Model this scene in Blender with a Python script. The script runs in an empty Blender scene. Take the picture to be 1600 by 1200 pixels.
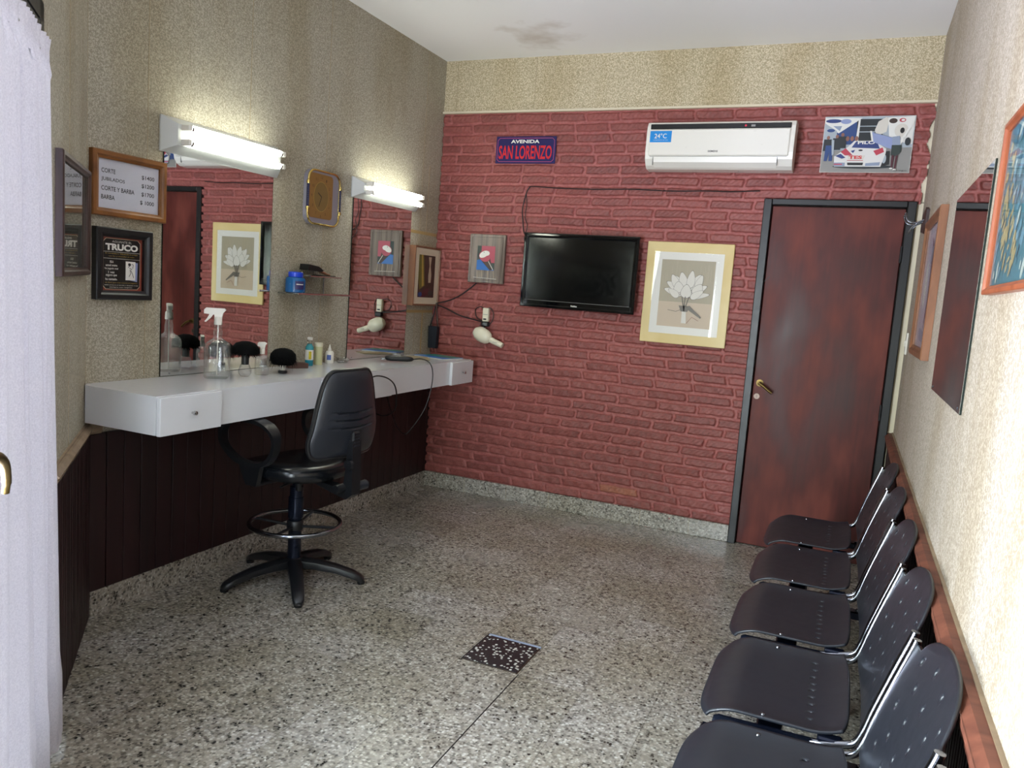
import bpy, math, random
import numpy as np
from mathutils import Vector, Matrix
random.seed(7)
R = math.radians
SC = bpy.context.scene
COL = SC.collection

# ------------------------------------------------------------------ camera
CAM_LOC = (2.6782, -4.797, 1.4245)
YAW, PITCH, ROLL, FPX = -0.4024, -0.1201, -0.0731, 1218.68
fw = Vector((math.sin(YAW) * math.cos(PITCH), math.cos(YAW) * math.cos(PITCH), math.sin(PITCH)))
r0 = Vector((math.cos(YAW), -math.sin(YAW), 0)); d0 = fw.cross(r0)
rt = r0 * math.cos(ROLL) + d0 * math.sin(ROLL)
dn = -r0 * math.sin(ROLL) + d0 * math.cos(ROLL)
cam_d = bpy.data.cameras.new('camera'); cam = bpy.data.objects.new('camera', cam_d); COL.objects.link(cam)
M = Matrix.Identity(4)
for i in range(3):
    M[i][0] = rt[i]; M[i][1] = -dn[i]; M[i][2] = -fw[i]; M[i][3] = CAM_LOC[i]
cam.matrix_world = M
cam_d.sensor_width = 36; cam_d.lens = FPX / 1600 * 36; cam_d.clip_start = 0.02
SC.camera = cam

# ------------------------------------------------------------------ world and exposure
SC.view_settings.view_transform = 'Standard'
SC.view_settings.look = 'None'
SC.view_settings.gamma = 1
SC.view_settings.use_curve_mapping = False
SC.view_settings.exposure = 1.30
SKY_STRENGTH = 14.6
TUBE_STRENGTH = 10.0
w = bpy.data.worlds.new('sky'); SC.world = w; w.use_nodes = True
bg = w.node_tree.nodes['Background']; bg.inputs[1].default_value = SKY_STRENGTH
wt = w.node_tree; wtc = wt.nodes.new('ShaderNodeTexCoord'); wsx = wt.nodes.new('ShaderNodeSeparateXYZ'); wt.links.new(wtc.outputs['Generated'], wsx.inputs[0])
wn = wt.nodes.new('ShaderNodeTexNoise'); wn.inputs['Scale'].default_value = 9; wn.inputs['Detail'].default_value = 5; wt.links.new(wtc.outputs['Generated'], wn.inputs['Vector'])
# overcast sky above, trees around the horizon, sunlit paving below
wr = wt.nodes.new('ShaderNodeValToRGB'); wmr = wt.nodes.new('ShaderNodeMapRange'); wmr.inputs[1].default_value = -1; wt.links.new(wsx.outputs[2], wmr.inputs[0]); wt.links.new(wmr.outputs[0], wr.inputs[0])
el = wr.color_ramp.elements; el[0].position = 0; el[0].color = (1.4, 1.37, 1.8, 1); el[1].position = 1; el[1].color = (.80, .90, 1.28, 1)
for p_, c_ in ((.46, (1.3, 1.3, 1.7, 1)), (.485, (.7, .72, .75, 1)), (.56, (.85, .92, .9, 1)), (.62, (1.05, 1.12, 1.42, 1))):
    e_ = el.new(p_); e_.color = c_
wmx = wt.nodes.new('ShaderNodeMix'); wmx.data_type = 'RGBA'; wmx.blend_type = 'MULTIPLY'; wmx.inputs[0].default_value = 1
wr2 = wt.nodes.new('ShaderNodeValToRGB'); wt.links.new(wn.outputs['Fac'], wr2.inputs[0]); wr2.color_ramp.elements[0].position = .35; wr2.color_ramp.elements[0].color = (.7, .72, .6, 1); wr2.color_ramp.elements[1].position = .65; wr2.color_ramp.elements[1].color = (1.15, 1.15, 1.1, 1)
wt.links.new(wr.outputs[0], wmx.inputs[6]); wt.links.new(wr2.outputs[0], wmx.inputs[7]); wt.links.new(wmx.outputs[2], bg.inputs[0])
SC.cycles.use_denoising = True
SC.cycles.caustics_reflective = False
SC.cycles.caustics_refractive = False
SC.cycles.max_bounces = 10
SC.cycles.diffuse_bounces = 5
SC.cycles.glossy_bounces = 5
SC.cycles.transmission_bounces = 8
SC.cycles.transparent_max_bounces = 12
SC.cycles.sample_clamp_indirect = 15
# portal in the glazed street door (guides daylight sampling, gives off nothing itself)
S2 = math.sqrt(.5)
def diag(t, off=0., z=0.):
    return (t * S2 + off * S2, -2.70 - t * S2 + off * S2, z)
pl = bpy.data.lights.new('door_portal', 'AREA'); pl.shape = 'RECTANGLE'; pl.size = 2.15; pl.size_y = 2.1; pl.cycles.is_portal = True
po = bpy.data.objects.new('door_portal', pl); COL.objects.link(po)
po.location = diag(1.92, -0.12, 1.05); po.rotation_euler = (R(90), 0, R(-45))

W, H = 2.962, 2.907
T_END = W / S2

# ------------------------------------------------------------------ materials
def lin(c):
    return c / 12.92 if c <= .04045 else ((c + .055) / 1.055) ** 2.4
def hx(s):
    return tuple(lin(int(s[i:i + 2], 16) / 255) for i in (0, 2, 4)) + (1,)
MATS = {}
def mat(name, col, rough=.5, metal=0., spec=.5, **k):
    if name in MATS: return MATS[name]
    m = bpy.data.materials.new(name); m.use_nodes = True; MATS[name] = m
    b = m.node_tree.nodes['Principled BSDF']
    b.inputs['Base Color'].default_value = hx(col); b.inputs['Roughness'].default_value = rough
    b.inputs['Metallic'].default_value = metal; b.inputs['Specular IOR Level'].default_value = spec
    for a, v in k.items(): b.inputs[a.replace('_', ' ')].default_value = v
    # slight procedural unevenness so nothing is dead flat
    nt = m.node_tree; n = nt.nodes.new('ShaderNodeTexNoise'); n.inputs['Scale'].default_value = 35
    tc = nt.nodes.new('ShaderNodeTexCoord'); nt.links.new(tc.outputs['Object'], n.inputs['Vector'])
    mr = nt.nodes.new('ShaderNodeMapRange'); mr.inputs[3].default_value = max(0, rough - .06); mr.inputs[4].default_value = min(1, rough + .06)
    nt.links.new(n.outputs['Fac'], mr.inputs[0]); nt.links.new(mr.outputs[0], b.inputs['Roughness'])
    return m
class NT:
    def __init__(s, name):
        s.m = bpy.data.materials.new(name); s.m.use_nodes = True; s.t = s.m.node_tree; s.b = s.t.nodes['Principled BSDF']; MATS[name] = s.m
    def n(s, ty, ins=None, **k):
        x = s.t.nodes.new('ShaderNode' + ty)
        for a, v in k.items(): setattr(x, a, v)
        for a, v in (ins or {}).items():
            if hasattr(v, 'is_output'): s.t.links.new(v, x.inputs[a])
            else: x.inputs[a].default_value = v
        return x
    def ramp(s, fac, stops, interp='LINEAR'):
        x = s.n('ValToRGB', {0: fac}); e = x.color_ramp; e.interpolation = interp
        while len(e.elements) < len(stops): e.elements.new(.5)
        for el, (p, c) in zip(e.elements, stops): el.position = p; el.color = hx(c) if isinstance(c, str) else c
        return x.outputs[0]
    def set(s, **k):
        for a, v in k.items():
            a = a.replace('_', ' ')
            if hasattr(v, 'is_output'): s.t.links.new(v, s.b.inputs[a])
            else: s.b.inputs[a].default_value = v
        return s.m
    def mix(s, f, a, b, bt='MIX'):
        x = s.n('Mix', data_type='RGBA', blend_type=bt)
        for i, v in ((0, f), (6, a), (7, b)):
            if hasattr(v, 'is_output'): s.t.links.new(v, x.inputs[i])
            else: x.inputs[i].default_value = v
        return x.outputs[2]
    def bump(s, h, st, d=.002):
        return s.n('Bump', {'Height': h, 'Strength': st, 'Distance': d}).outputs[0]
    def pos(s):
        return s.n('NewGeometry').outputs['Position']

def wallpaper(name, light, dark, scale=120.):
    x = NT(name); p = x.pos()
    n1 = x.n('TexNoise', {'Vector': p, 'Scale': scale, 'Detail': 1.0, 'Distortion': 1.2}).outputs['Fac']
    f = x.ramp(n1, [(.43, (0, 0, 0, 1)), (.50, (.35, .35, .35, 1)), (.58, (1, 1, 1, 1))])
    c = x.mix(f, hx(dark), hx(light))
    mp = x.n('Mapping', {'Vector': p, 'Scale': (2.2, 2.2, .5)}).outputs[0]
    n2 = x.n('TexNoise', {'Vector': mp, 'Scale': 1.6, 'Detail': 3.0}).outputs['Fac']
    st = x.ramp(n2, [(.35, (.86, .82, .74, 1)), (.55, (1, 1, 1, 1))])
    c = x.mix(1.0, c, st, 'MULTIPLY')
    return x.set(Base_Color=c, Roughness=.75, Normal=x.bump(n1, .25, .001))
wallpaper('paper', 'bab4a4', '948e7e', 140.); wallpaper('paper_header', 'd9cdb0', 'a99c7c', 130.)
wallpaper('paper_right', 'bfb5a8', '9c9081', 115.)
def plaster():
    x = NT('ceiling_paint'); p = x.pos()
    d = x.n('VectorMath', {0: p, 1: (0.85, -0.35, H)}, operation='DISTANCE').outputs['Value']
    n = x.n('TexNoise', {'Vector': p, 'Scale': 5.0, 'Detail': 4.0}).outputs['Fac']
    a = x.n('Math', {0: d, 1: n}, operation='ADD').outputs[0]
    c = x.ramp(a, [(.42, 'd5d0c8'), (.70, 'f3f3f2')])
    return x.set(Base_Color=c, Roughness=.8, Normal=x.bump(n, .1))
plaster()
def terrazzo(name, tiles=True, dark=False):
    x = NT(name); p = x.pos()
    v = x.n('TexVoronoi', {'Vector': p, 'Scale': 105. if not dark else 75.}); 
    sep = x.n('SeparateColor', {0: v.outputs['Color']}).outputs[0]
    v2 = x.n('TexVoronoi', {'Vector': p, 'Scale': 55.}); s2 = x.n('SeparateColor', {0: v2.outputs['Color']}).outputs[1]
    if dark:
        chips = x.ramp(sep, [(0, '25272d'), (.52, '2c2f36'), (.56, 'd8d8d4'), (1, 'c4c4c4')], 'CONSTANT')
        c = x.mix(x.ramp(v.outputs['Distance'], [(.35, (0, 0, 0, 1)), (.5, (1, 1, 1, 1))]), chips, hx('2a2a2e'))
    else:
        chips = x.ramp(sep, [(0, '161415'), (.15, '5a534d'), (.27, '8d877d'), (.45, 'a9a399'), (.7, 'c5c0b6'), (.9, 'dedbd4')], 'CONSTANT')
        big = x.ramp(s2, [(0, '201d1d'), (.12, 'a69f95'), (.6, 'b8b2a8'), (.9, 'cdc8bf')], 'CONSTANT')
        c = x.mix(.35, chips, big)
        bigd = x.ramp(s2, [(0, (1, 1, 1, 1)), (.12, (0, 0, 0, 1))], 'CONSTANT')
        near = x.ramp(v2.outputs['Distance'], [(.28, (1, 1, 1, 1)), (.36, (0, 0, 0, 1))])
        c = x.mix(x.mix(1.0, bigd, near, 'MULTIPLY'), c, hx('1c1917'))
        c = x.mix(x.ramp(v.outputs['Distance'], [(.42, (0, 0, 0, 1)), (.60, (.6, .6, .6, 1))]), c, hx('96918a'))
    if tiles:
        o = x.n('VectorMath', {0: p, 1: (-1.69 + 10., 1.957 + 10., 0)}, operation='ADD').outputs[0]
        q = x.n('VectorMath', {0: o, 1: (4., 4., 0)}, operation='MULTIPLY').outputs[0]
        fl = x.n('VectorMath', {0: q}, operation='FLOOR').outputs[0]
        fr = x.n('VectorMath', {0: q}, operation='FRACTION').outputs[0]
        wn = x.n('TexWhiteNoise', {'Vector': fl}, noise_dimensions='3D').outputs['Value']
        tint = x.ramp(wn, [(0, (.84, .83, .78, 1)), (.5, (.94, .94, .91, 1)), (1, (1, 1, 1, 1))])
        c = x.mix(1.0, c, tint, 'MULTIPLY')
        sx = x.n('SeparateXYZ', {0: fr})
        def edge(s):
            a = x.n('Math', {0: s, 1: .5}, operation='SUBTRACT').outputs[0]
            a = x.n('Math', {0: a}, operation='ABSOLUTE').outputs[0]
            return x.n('Math', {0: a, 1: .4925}, operation='GREATER_THAN').outputs[0]
        e = x.n('Math', {0: edge(sx.outputs[0]), 1: edge(sx.outputs[1])}, operation='MAXIMUM').outputs[0]
        e = x.n('Math', {0: e, 1: .38}, operation='MULTIPLY').outputs[0]
        c = x.mix(e, c, hx('4d483f'))
    n = x.n('TexNoise', {'Vector': p, 'Scale': 2.2, 'Detail': 3.0}).outputs['Fac']
    c = x.mix(1.0, c, x.ramp(n, [(.35, (.84, .82, .75, 1)), (.6, (1, 1, 1, 1))]), 'MULTIPLY')
    rr = x.ramp(n, [(.3, (.24, .24, .24, 1)), (.7, (.28, .28, .28, 1))])
    return x.set(Base_Color=c, Roughness=rr, Specular_IOR_Level=.6)
terrazzo('terrazzo'); terrazzo('terrazzo_skirting', False); terrazzo('terrazzo_dark', False, True)
def brickmat():
    x = NT('painted_brick'); p = x.pos()
    a = x.n('Attribute', attribute_name='tone').outputs['Color']
    n = x.n('TexNoise', {'Vector': p, 'Scale': 70., 'Detail': 5.0}).outputs['Fac']
    c = x.mix(1.0, a, x.ramp(n, [(.3, (.78, .76, .76, 1)), (.6, (1.08, 1.08, 1.08, 1))]), 'MULTIPLY')
    return x.set(Base_Color=c, Roughness=.55, Normal=x.bump(n, .5, .004))
brickmat()
def wood(name, a, b, scale=(30, 30, 1.5), rough=.4, grain=6.):
    x = NT(name); tc = x.n('TexCoord').outputs['Object']
    mp = x.n('Mapping', {'Vector': tc, 'Scale': scale}).outputs[0]
    n = x.n('TexNoise', {'Vector': mp, 'Scale': grain / 6, 'Detail': 5., 'Distortion': .6}).outputs['Fac']
    return x.set(Base_Color=x.ramp(n, [(.3, a), (.7, b)]), Roughness=rough, Normal=x.bump(n, .08))
wood('mahogany_slat', '180607', '280d0f', (18, 18, 1.2), .5)
wood('rail_wood', '542b1f', '7b4835', (20, 1.2, 20), .6)
wood('rail_wood_pale', '7d6a54', '9c876c', (14, 14, 14), .5)
wood('frame_honey', '6b421f', '94602f', (8, 8, 8), .35)
wood('frame_brown', '6a4530', '8d6044', (20, 20, 4), .4)
wood('frame_dark_brown', '2c1a18', '46302a', (20, 20, 4), .4)
wood('frame_orange', '7c3f26', '9a5435', (20, 20, 4), .4)
wood('frame_greywood', '4a4039', '8b7c70', (60, 60, 2.5), .3)
wood('mat_yellow', 'd6bd7e', 'e2cf9a', (3, 3, 3), .5)
def doormat():
    x = NT('door_varnish'); p = x.pos()
    mp = x.n('Mapping', {'Vector': p, 'Scale': (5, 5, 1.9)}).outputs[0]
    n = x.n('TexNoise', {'Vector': mp, 'Scale': 1.0, 'Detail': 3.}).outputs['Fac']
    mp2 = x.n('Mapping', {'Vector': p, 'Scale': (60, 60, 2)}).outputs[0]
    g = x.n('TexNoise', {'Vector': mp2, 'Scale': 1.0, 'Detail': 3.}).outputs['Fac']
    c = x.ramp(n, [(.32, '34110f'), (.5, '501f1b'), (.68, '753a31')])  # mottled wood tone, with the patchy sheen painted into the colours too
    c = x.mix(.13, c, x.ramp(g, [(.3, '37100e'), (.7, '7a3226')]))
    return x.set(Base_Color=c, Roughness=x.ramp(n, [(.3, (.36, .36, .36, 1)), (.7, (.60, .60, .60, 1))]), Specular_IOR_Level=.3, Normal=x.bump(g, .05))
doormat()
mat('black_frame', '0e0f12', .4)
mat('white_laminate', 'd9dbde', .12)
mat('white_paint', 'c9ccca', .35)
mat('white_plastic', 'e9e6dc', .3)
mat('cream_plastic', 'e3ddc6', .35)
mat('grey_plastic', '8a8a88', .4)
mat('black_plastic', '141518', .35)
mat('charcoal_shell', '1f2229', .36)
mat('chair_fabric', '232426', .75)
mat('black_leather', '101317', .22)
mat('chrome', 'c8c8c8', .12, 1.)
mat('steel_tube', '8f939b', .18, 1.)
mat('blue_black_metal', '1b2131', .25, .6)
mat('brass', '6f5c36', .38, .9)
mat('gold', 'd9bf74', .2, 1.)
mat('mirror_edge', '14201d', .15)
mat('glossy_black', '050608', .06)
mat('screen_glass', '040506', .12, spec=.5)
mat('paper_white', 'c9cbd6', .6)
mat('print_dark', '2c2b30', .6)
mat('mount_cream', 'd9cfb5', .6)
mat('mount_white', 'dedbd2', .35)
mat('ink_black', '0b0b0d', .4)
mat('ink_white', 'e8e6de', .5)
mat('enamel_blue', '2f2b5c', .2)
mat('enamel_red', 'cf3238', .25)
mat('enamel_pink', 'b7587a', .25)
mat('sticker_blue', '1489d6', .35)
mat('led_red', 'd02040', .3)
mat('jar_blue', '0d5793', .25)
mat('cap_blue', '1440c8', .3)
mat('hair_black', '020203', .9, spec=.15)
mat('teal', '3f9aa6', .2)
mat('liquid_teal', '1a7f94', .15)
mat('label_yellow', 'd6c62c', .5)
mat('label_blue', '4c62a8', .5)
mat('canister', 'c8c79a', .4)
mat('box_brown', '54382f', .5)
mat('folder_blue', '3d7fd2', .35)
mat('folder_green', '3f8f7e', .35)
mat('tan_paper', 'a6977a', .6)
mat('pouch', '131a26', .6)
mat('cord', '111113', .5)
mat('tape', 'a98f5e', .6)
mat('bare_metal', '5a4d44', .35, .8)
def glass(name, col=(1, 1, 1, 1), rough=0., ior=1.45):
    x = NT(name); return x.set(Base_Color=col, Roughness=rough, Transmission_Weight=1., IOR=ior)
glass('clear_glass', (.95, .97, .96, 1)); 
def pane(name, tint=(.97, 1, .98, 1), refl=1.):
    x = NT(name); fc = x.n('LayerWeight', {'Blend': .5}).outputs['Facing']
    p5 = x.n('Math', {0: fc, 1: 5.}, operation='POWER').outputs[0]
    f = x.n('Math', {0: p5, 1: .94 * refl, 2: .04 * refl}, operation='MULTIPLY_ADD').outputs[0]
    tr = x.n('BsdfTransparent', {0: tint}); gl = x.n('BsdfGlossy', {'Roughness': .015})
    mx = x.n('MixShader', {0: f, 1: tr.outputs[0], 2: gl.outputs[0]})
    x.t.links.new(mx.outputs[0], x.t.nodes['Material Output'].inputs[0]); return x.m
def thinclear(name, col, body):
    x = NT(name); fc = x.n('LayerWeight', {'Blend': .5}).outputs['Facing']
    p3 = x.n('Math', {0: fc, 1: 3.}, operation='POWER').outputs[0]
    f = x.n('Math', {0: p3, 1: .5, 2: .07}, operation='MULTIPLY_ADD').outputs[0]
    tr = x.n('BsdfTransparent', {0: col}); gl = x.n('BsdfGlossy', {'Roughness': .06}); df = x.n('BsdfDiffuse', {0: (.8, .82, .8, 1)}); tl = x.n('BsdfTranslucent', {0: (.8, .82, .8, 1)})
    dd = x.n('MixShader', {0: .5, 1: df.outputs[0], 2: tl.outputs[0]})
    g = x.n('Math', {0: p3, 1: .35, 2: body}, operation='MULTIPLY_ADD').outputs[0]
    m1 = x.n('MixShader', {0: g, 1: tr.outputs[0], 2: dd.outputs[0]}); m2 = x.n('MixShader', {0: f, 1: m1.outputs[0], 2: gl.outputs[0]})
    x.t.links.new(m2.outputs[0], x.t.nodes['Material Output'].inputs[0]); return x.m
thinclear('bottle_plastic', (.95, .96, .95, 1), .08); thinclear('acrylic', (.95, .95, .97, 1), .12)
pane('pane_glass'); pane('picture_glass', (1, 1, 1, 1), .45)
def mirror():
    x = NT('mirror_silver'); return x.set(Base_Color=(.80, .83, .81, 1), Metallic=1., Roughness=.01)
mirror()
def smoked():
    x = NT('notice_glass'); return x.set(Base_Color=hx('8f938c'), Metallic=.75, Roughness=.03)
smoked()
def curtain():
    x = NT('sheer_curtain'); p = x.pos()
    wv = x.n('TexNoise', {'Vector': p, 'Scale': 260., 'Detail': 2.}).outputs['Fac']
    col = x.ramp(wv, [(.3, 'c4c2ce'), (.7, 'd6d4de')])
    d = x.n('BsdfDiffuse', {0: col}); t = x.n('BsdfTranslucent', {0: col}); tr = x.n('BsdfTransparent')
    a = x.n('MixShader', {0: .0105, 1: d.outputs[0], 2: t.outputs[0]})
    b = x.n('MixShader', {0: .001, 1: a.outputs[0], 2: tr.outputs[0]})
    x.t.links.new(b.outputs[0], x.t.nodes['Material Output'].inputs[0]); return x.m
curtain()
def tube_mat():
    x = NT('lit_tube'); e = x.n('Emission', {0: (.97, 1, .84, 1), 1: TUBE_STRENGTH})
    x.t.links.new(e.outputs[0], x.t.nodes['Material Output'].inputs[0]); return x.m
tube_mat()
def inks():
    for n, c in dict(sky='a9b3ba', tarmac='8f8d88', carwhite='dedcd8', carblue='2b3d77', carred='b8384a', darkwall='1e2427', navy='27457c',
                     skin='8a5f50', green='27352f', flagblue='8e9ac2', banner='e3e2dc', taupe='a59b82', petal='d6d1c6', line='6f685c',
                     beige='c3b097', birdred='b0505f', birdblue='3a70b5', white='ece9e2', brownart='3b2a22', olive='6d6a2c', cream='b9ab92', wine='4a1420',
                     mapblue='5f8a9a', mapteal='3f6f7a', mapsand='a39a72', maplight='a9b7ae', lilac='c6c1cf', purple='5b3a56', bluegrey='8e9ab0',
                     clockface='8f6a33', clockdisc='7d6534', clockink='4a3318', clockgrey='8f8c96', bead='16163f', terracotta='8a3a28', gold2='b79a48').items():
        mat('ink_' + n, c, .45)
inks()

# ------------------------------------------------------------------ mesh helpers
class MB:
    def __init__(s): s.v = []; s.f = []; s.m = []; s.sm = []; s.mats = []
    def mi(s, m):
        if m not in s.mats: s.mats.append(m)
        return s.mats.index(m)
    def add(s, vs, fs, m, smooth=False):
        o = len(s.v); s.v += [tuple(p) for p in vs]; k = s.mi(m)
        for f in fs: s.f.append(tuple(o + i for i in f)); s.m.append(k); s.sm.append(smooth)
        return s
    def box(s, a, b, m, bev=0.):
        x0, x1 = sorted((a[0], b[0])); y0, y1 = sorted((a[1], b[1])); z0, z1 = sorted((a[2], b[2]))
        e = min(bev, (x1 - x0) / 2.01, (y1 - y0) / 2.01, (z1 - z0) / 2.01)
        if e <= 0:
            vs = [(x, y, z) for x in (x0, x1) for y in (y0, y1) for z in (z0, z1)]
            return s.add(vs, [(0, 1, 3, 2), (4, 6, 7, 5), (0, 4, 5, 1), (2, 3, 7, 6), (0, 2, 6, 4), (1, 5, 7, 3)], m)
        # chamfered box : 24 verts
        vs = []; idx = {}
        for ix, (xo, xi) in enumerate(((x0, x0 + e), (x1, x1 - e))):
            for iy, (yo, yi) in enumerate(((y0, y0 + e), (y1, y1 - e))):
                for iz, (zo, zi) in enumerate(((z0, z0 + e), (z1, z1 - e))):
                    idx[ix, iy, iz] = len(vs); vs += [(xo, yi, zi), (xi, yo, zi), (xi, yi, zo)]
        g = lambda x, y, z, k: idx[x, y, z] + k
        fs = []
        for k in range(2):
            q = [g(k, 0, 0, 0), g(k, 1, 0, 0), g(k, 1, 1, 0), g(k, 0, 1, 0)]; fs.append(q if k else q[::-1])
            q = [g(0, k, 0, 1), g(0, k, 1, 1), g(1, k, 1, 1), g(1, k, 0, 1)]; fs.append(q if k else q[::-1])
            q = [g(0, 0, k, 2), g(1, 0, k, 2), g(1, 1, k, 2), g(0, 1, k, 2)]; fs.append(q if k else q[::-1])
        for i in range(2):
            for j in range(2):
                sg = (i + j) % 2
                q = [g(i, j, 0, 0), g(i, j, 1, 0), g(i, j, 1, 1), g(i, j, 0, 1)]; fs.append(q if not sg else q[::-1])
                q = [g(i, 0, j, 0), g(i, 0, j, 2), g(i, 1, j, 2), g(i, 1, j, 0)]; fs.append(q if sg else q[::-1])
                q = [g(0, i, j, 1), g(1, i, j, 1), g(1, i, j, 2), g(0, i, j, 2)]; fs.append(q if sg else q[::-1])
        for i in range(2):
            for j in range(2):
                for k in range(2):
                    q = [g(i, j, k, 0), g(i, j, k, 1), g(i, j, k, 2)]; fs.append(q)
        return s.add(vs, fs, m)
    def tube(s, pts, r, m, n=10, closed=False, caps=True):
        pts = [Vector(p) for p in pts]; N = len(pts); rs = r if isinstance(r, (list, tuple)) else [r] * N
        vs = []; t0 = None; nrm = None
        for i, p in enumerate(pts):
            if closed: t = pts[(i + 1) % N] - pts[i - 1]
            else: t = pts[min(i + 1, N - 1)] - pts[max(i - 1, 0)]
            t.normalize()
            if nrm is None:
                nrm = t.orthogonal().normalized()
            else:
                nrm = (nrm - t * nrm.dot(t)).normalized()
            bn = t.cross(nrm)
            for k in range(n):
                a = 2 * math.pi * k / n; vs.append(p + (nrm * math.cos(a) + bn * math.sin(a)) * rs[i])
        fs = []
        for i in range(N if closed else N - 1):
            j = (i + 1) % N
            for k in range(n): fs.append((i * n + k, i * n + (k + 1) % n, j * n + (k + 1) % n, j * n + k))
        if caps and not closed: fs += [tuple(range(n))[::-1], tuple((N - 1) * n + k for k in range(n))]
        return s.add(vs, fs, m, True)
    def lathe(s, prof, m, c=(0, 0, 0), n=24, sx=1., sy=1., axis='z'):
        vs = []
        for r, z in prof:
            for k in range(n):
                a = 2 * math.pi * k / n; x, y = r * math.cos(a) * sx, r * math.sin(a) * sy
                q = (x, y, z) if axis == 'z' else ((z, x, y) if axis == 'x' else (y, z, x))
                vs.append((c[0] + q[0], c[1] + q[1], c[2] + q[2]))
        fs = []
        for i in range(len(prof) - 1):
            for k in range(n): fs.append((i * n + k, i * n + (k + 1) % n, (i + 1) * n + (k + 1) % n, (i + 1) * n + k))
        if prof[0][0] > 1e-6: fs.append(tuple(range(n))[::-1])
        if prof[-1][0] > 1e-6: fs.append(tuple((len(prof) - 1) * n + k for k in range(n)))
        return s.add(vs, fs, m, True)
    def prism(s, pts, a, b, m, axis='y', smooth=False):
        """pts 2D in the two other axes (x,z for y; x,y for z; y,z for x)"""
        def P(p, h):
            return {'y': (p[0], h, p[1]), 'z': (p[0], p[1], h), 'x': (h, p[0], p[1])}[axis]
        n = len(pts); vs = [P(p, a) for p in pts] + [P(p, b) for p in pts]
        fs = [tuple(range(n)), tuple(range(n, 2 * n))[::-1]] + [(i, i + n, (i + 1) % n + n, (i + 1) % n) for i in range(n)]
        return s.add(vs, fs, m, smooth)
    def build(s, name, parent=None, loc=None, rotz=0, mods=None, fix=True):
        me = bpy.data.meshes.new(name); me.from_pydata(s.v, [], s.f); me.update()
        for m in s.mats: me.materials.append(MATS[m])
        me.polygons.foreach_set('material_index', s.m); me.polygons.foreach_set('use_smooth', s.sm)
        if fix:
            import bmesh
            bm = bmesh.new(); bm.from_mesh(me); bmesh.ops.recalc_face_normals(bm, faces=bm.faces); bm.to_mesh(me); bm.free()
        if any(s.sm):
            try: me.set_sharp_from_angle(angle=R(40))
            except Exception: pass
        o = bpy.data.objects.new(name, me); COL.objects.link(o)
        if parent: o.parent = parent
        if loc: o.location = loc; 
        if rotz: o.rotation_euler = (0, 0, rotz)
        return o
def tag(o, label=None, cat=None, group=None, kind=None):
    if label: o['label'] = label
    if cat: o['category'] = cat
    if group: o['group'] = group
    if kind: o['kind'] = kind
    return o
def thing(name, label, cat, loc=(0, 0, 0), rotz=0., group=None):
    o = bpy.data.objects.new(name, None); COL.objects.link(o); o.location = loc; o.rotation_euler = (0, 0, rotz); o.empty_display_size = .05
    return tag(o, label, cat, group)
def struct(o, label=None): return tag(o, label, None, None, 'structure')
def copy_tree(o, parent=None):
    c = o.copy(); COL.objects.link(c); c.parent = parent
    for ch in list(o.children): copy_tree(ch, c)
    return c
_tc = {}
def text_geo(body, bold=0.):
    k = (body, bold)
    if k not in _tc:
        cu = bpy.data.curves.new('t', 'FONT'); cu.body = body; cu.offset = bold; cu.resolution_u = 3
        ob = bpy.data.objects.new('t', cu); COL.objects.link(ob)
        dg = bpy.context.evaluated_depsgraph_get(); me = ob.evaluated_get(dg).to_mesh()
        v = [tuple(p.co) for p in me.vertices]; f = [tuple(p.vertices) for p in me.polygons]
        bpy.data.objects.remove(ob); bpy.data.curves.remove(cu)
        xs = [p[0] for p in v]; ys = [p[1] for p in v]; x0, x1, y0, y1 = min(xs), max(xs), min(ys), max(ys)
        _tc[k] = ([((p[0] - x0) / (x1 - x0), (p[1] - y0) / (y1 - y0)) for p in v], f)
    return _tc[k]
def text(mb, body, x, z, wd, ht, y, m, bold=0., slant=0.):
    v, f = text_geo(body, bold)
    mb.add([(x + a * wd + slant * b * ht, y, z + b * ht) for a, b in v], f, m)
def flat(mb, pts, y, m):
    """polygon facing -y in local XZ"""
    mb.add([(a, y, b) for a, b in pts], [tuple(range(len(pts)))], m)
def rect(mb, x0, x1, z0, z1, y, m): flat(mb, [(x0, z0), (x1, z0), (x1, z1), (x0, z1)], y, m)
def ell(mb, cx, cz, rx, rz, y, m, n=24, rot=0.):
    c, s_ = math.cos(rot), math.sin(rot)
    flat(mb, [(cx + rx * math.cos(a) * c - rz * math.sin(a) * s_, cz + rx * math.cos(a) * s_ + rz * math.sin(a) * c) for a in [2 * math.pi * k / n for k in range(n)]], y, m)
def stroke(mb, pts, wd, y, m):
    for (a, b), (c, d) in zip(pts[:-1], pts[1:]):
        l = math.hypot(c - a, d - b) or 1; nx, nz = -(d - b) / l * wd / 2, (c - a) / l * wd / 2
        flat(mb, [(a + nx, b + nz), (a - nx, b - nz), (c - nx, d - nz), (c + nx, d + nz)], y, m)
def spline(pts, n=8, closed=False):
    P = [Vector(p) for p in pts]; out = []; N = len(P)
    for i in range(N if closed else N - 1):
        p0 = P[(i - 1) % N] if closed or i > 0 else P[0]; p1 = P[i]; p2 = P[(i + 1) % N]; p3 = P[(i + 2) % N] if closed or i + 2 < N else P[-1]
        for k in range(n):
            t = k / n
            out.append(.5 * ((2 * p1) + (p2 - p0) * t + (2 * p0 - 5 * p1 + 4 * p2 - p3) * t * t + (3 * p1 - p0 - 3 * p2 + p3) * t ** 3))
    if not closed: out.append(P[-1])
    return out
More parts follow.
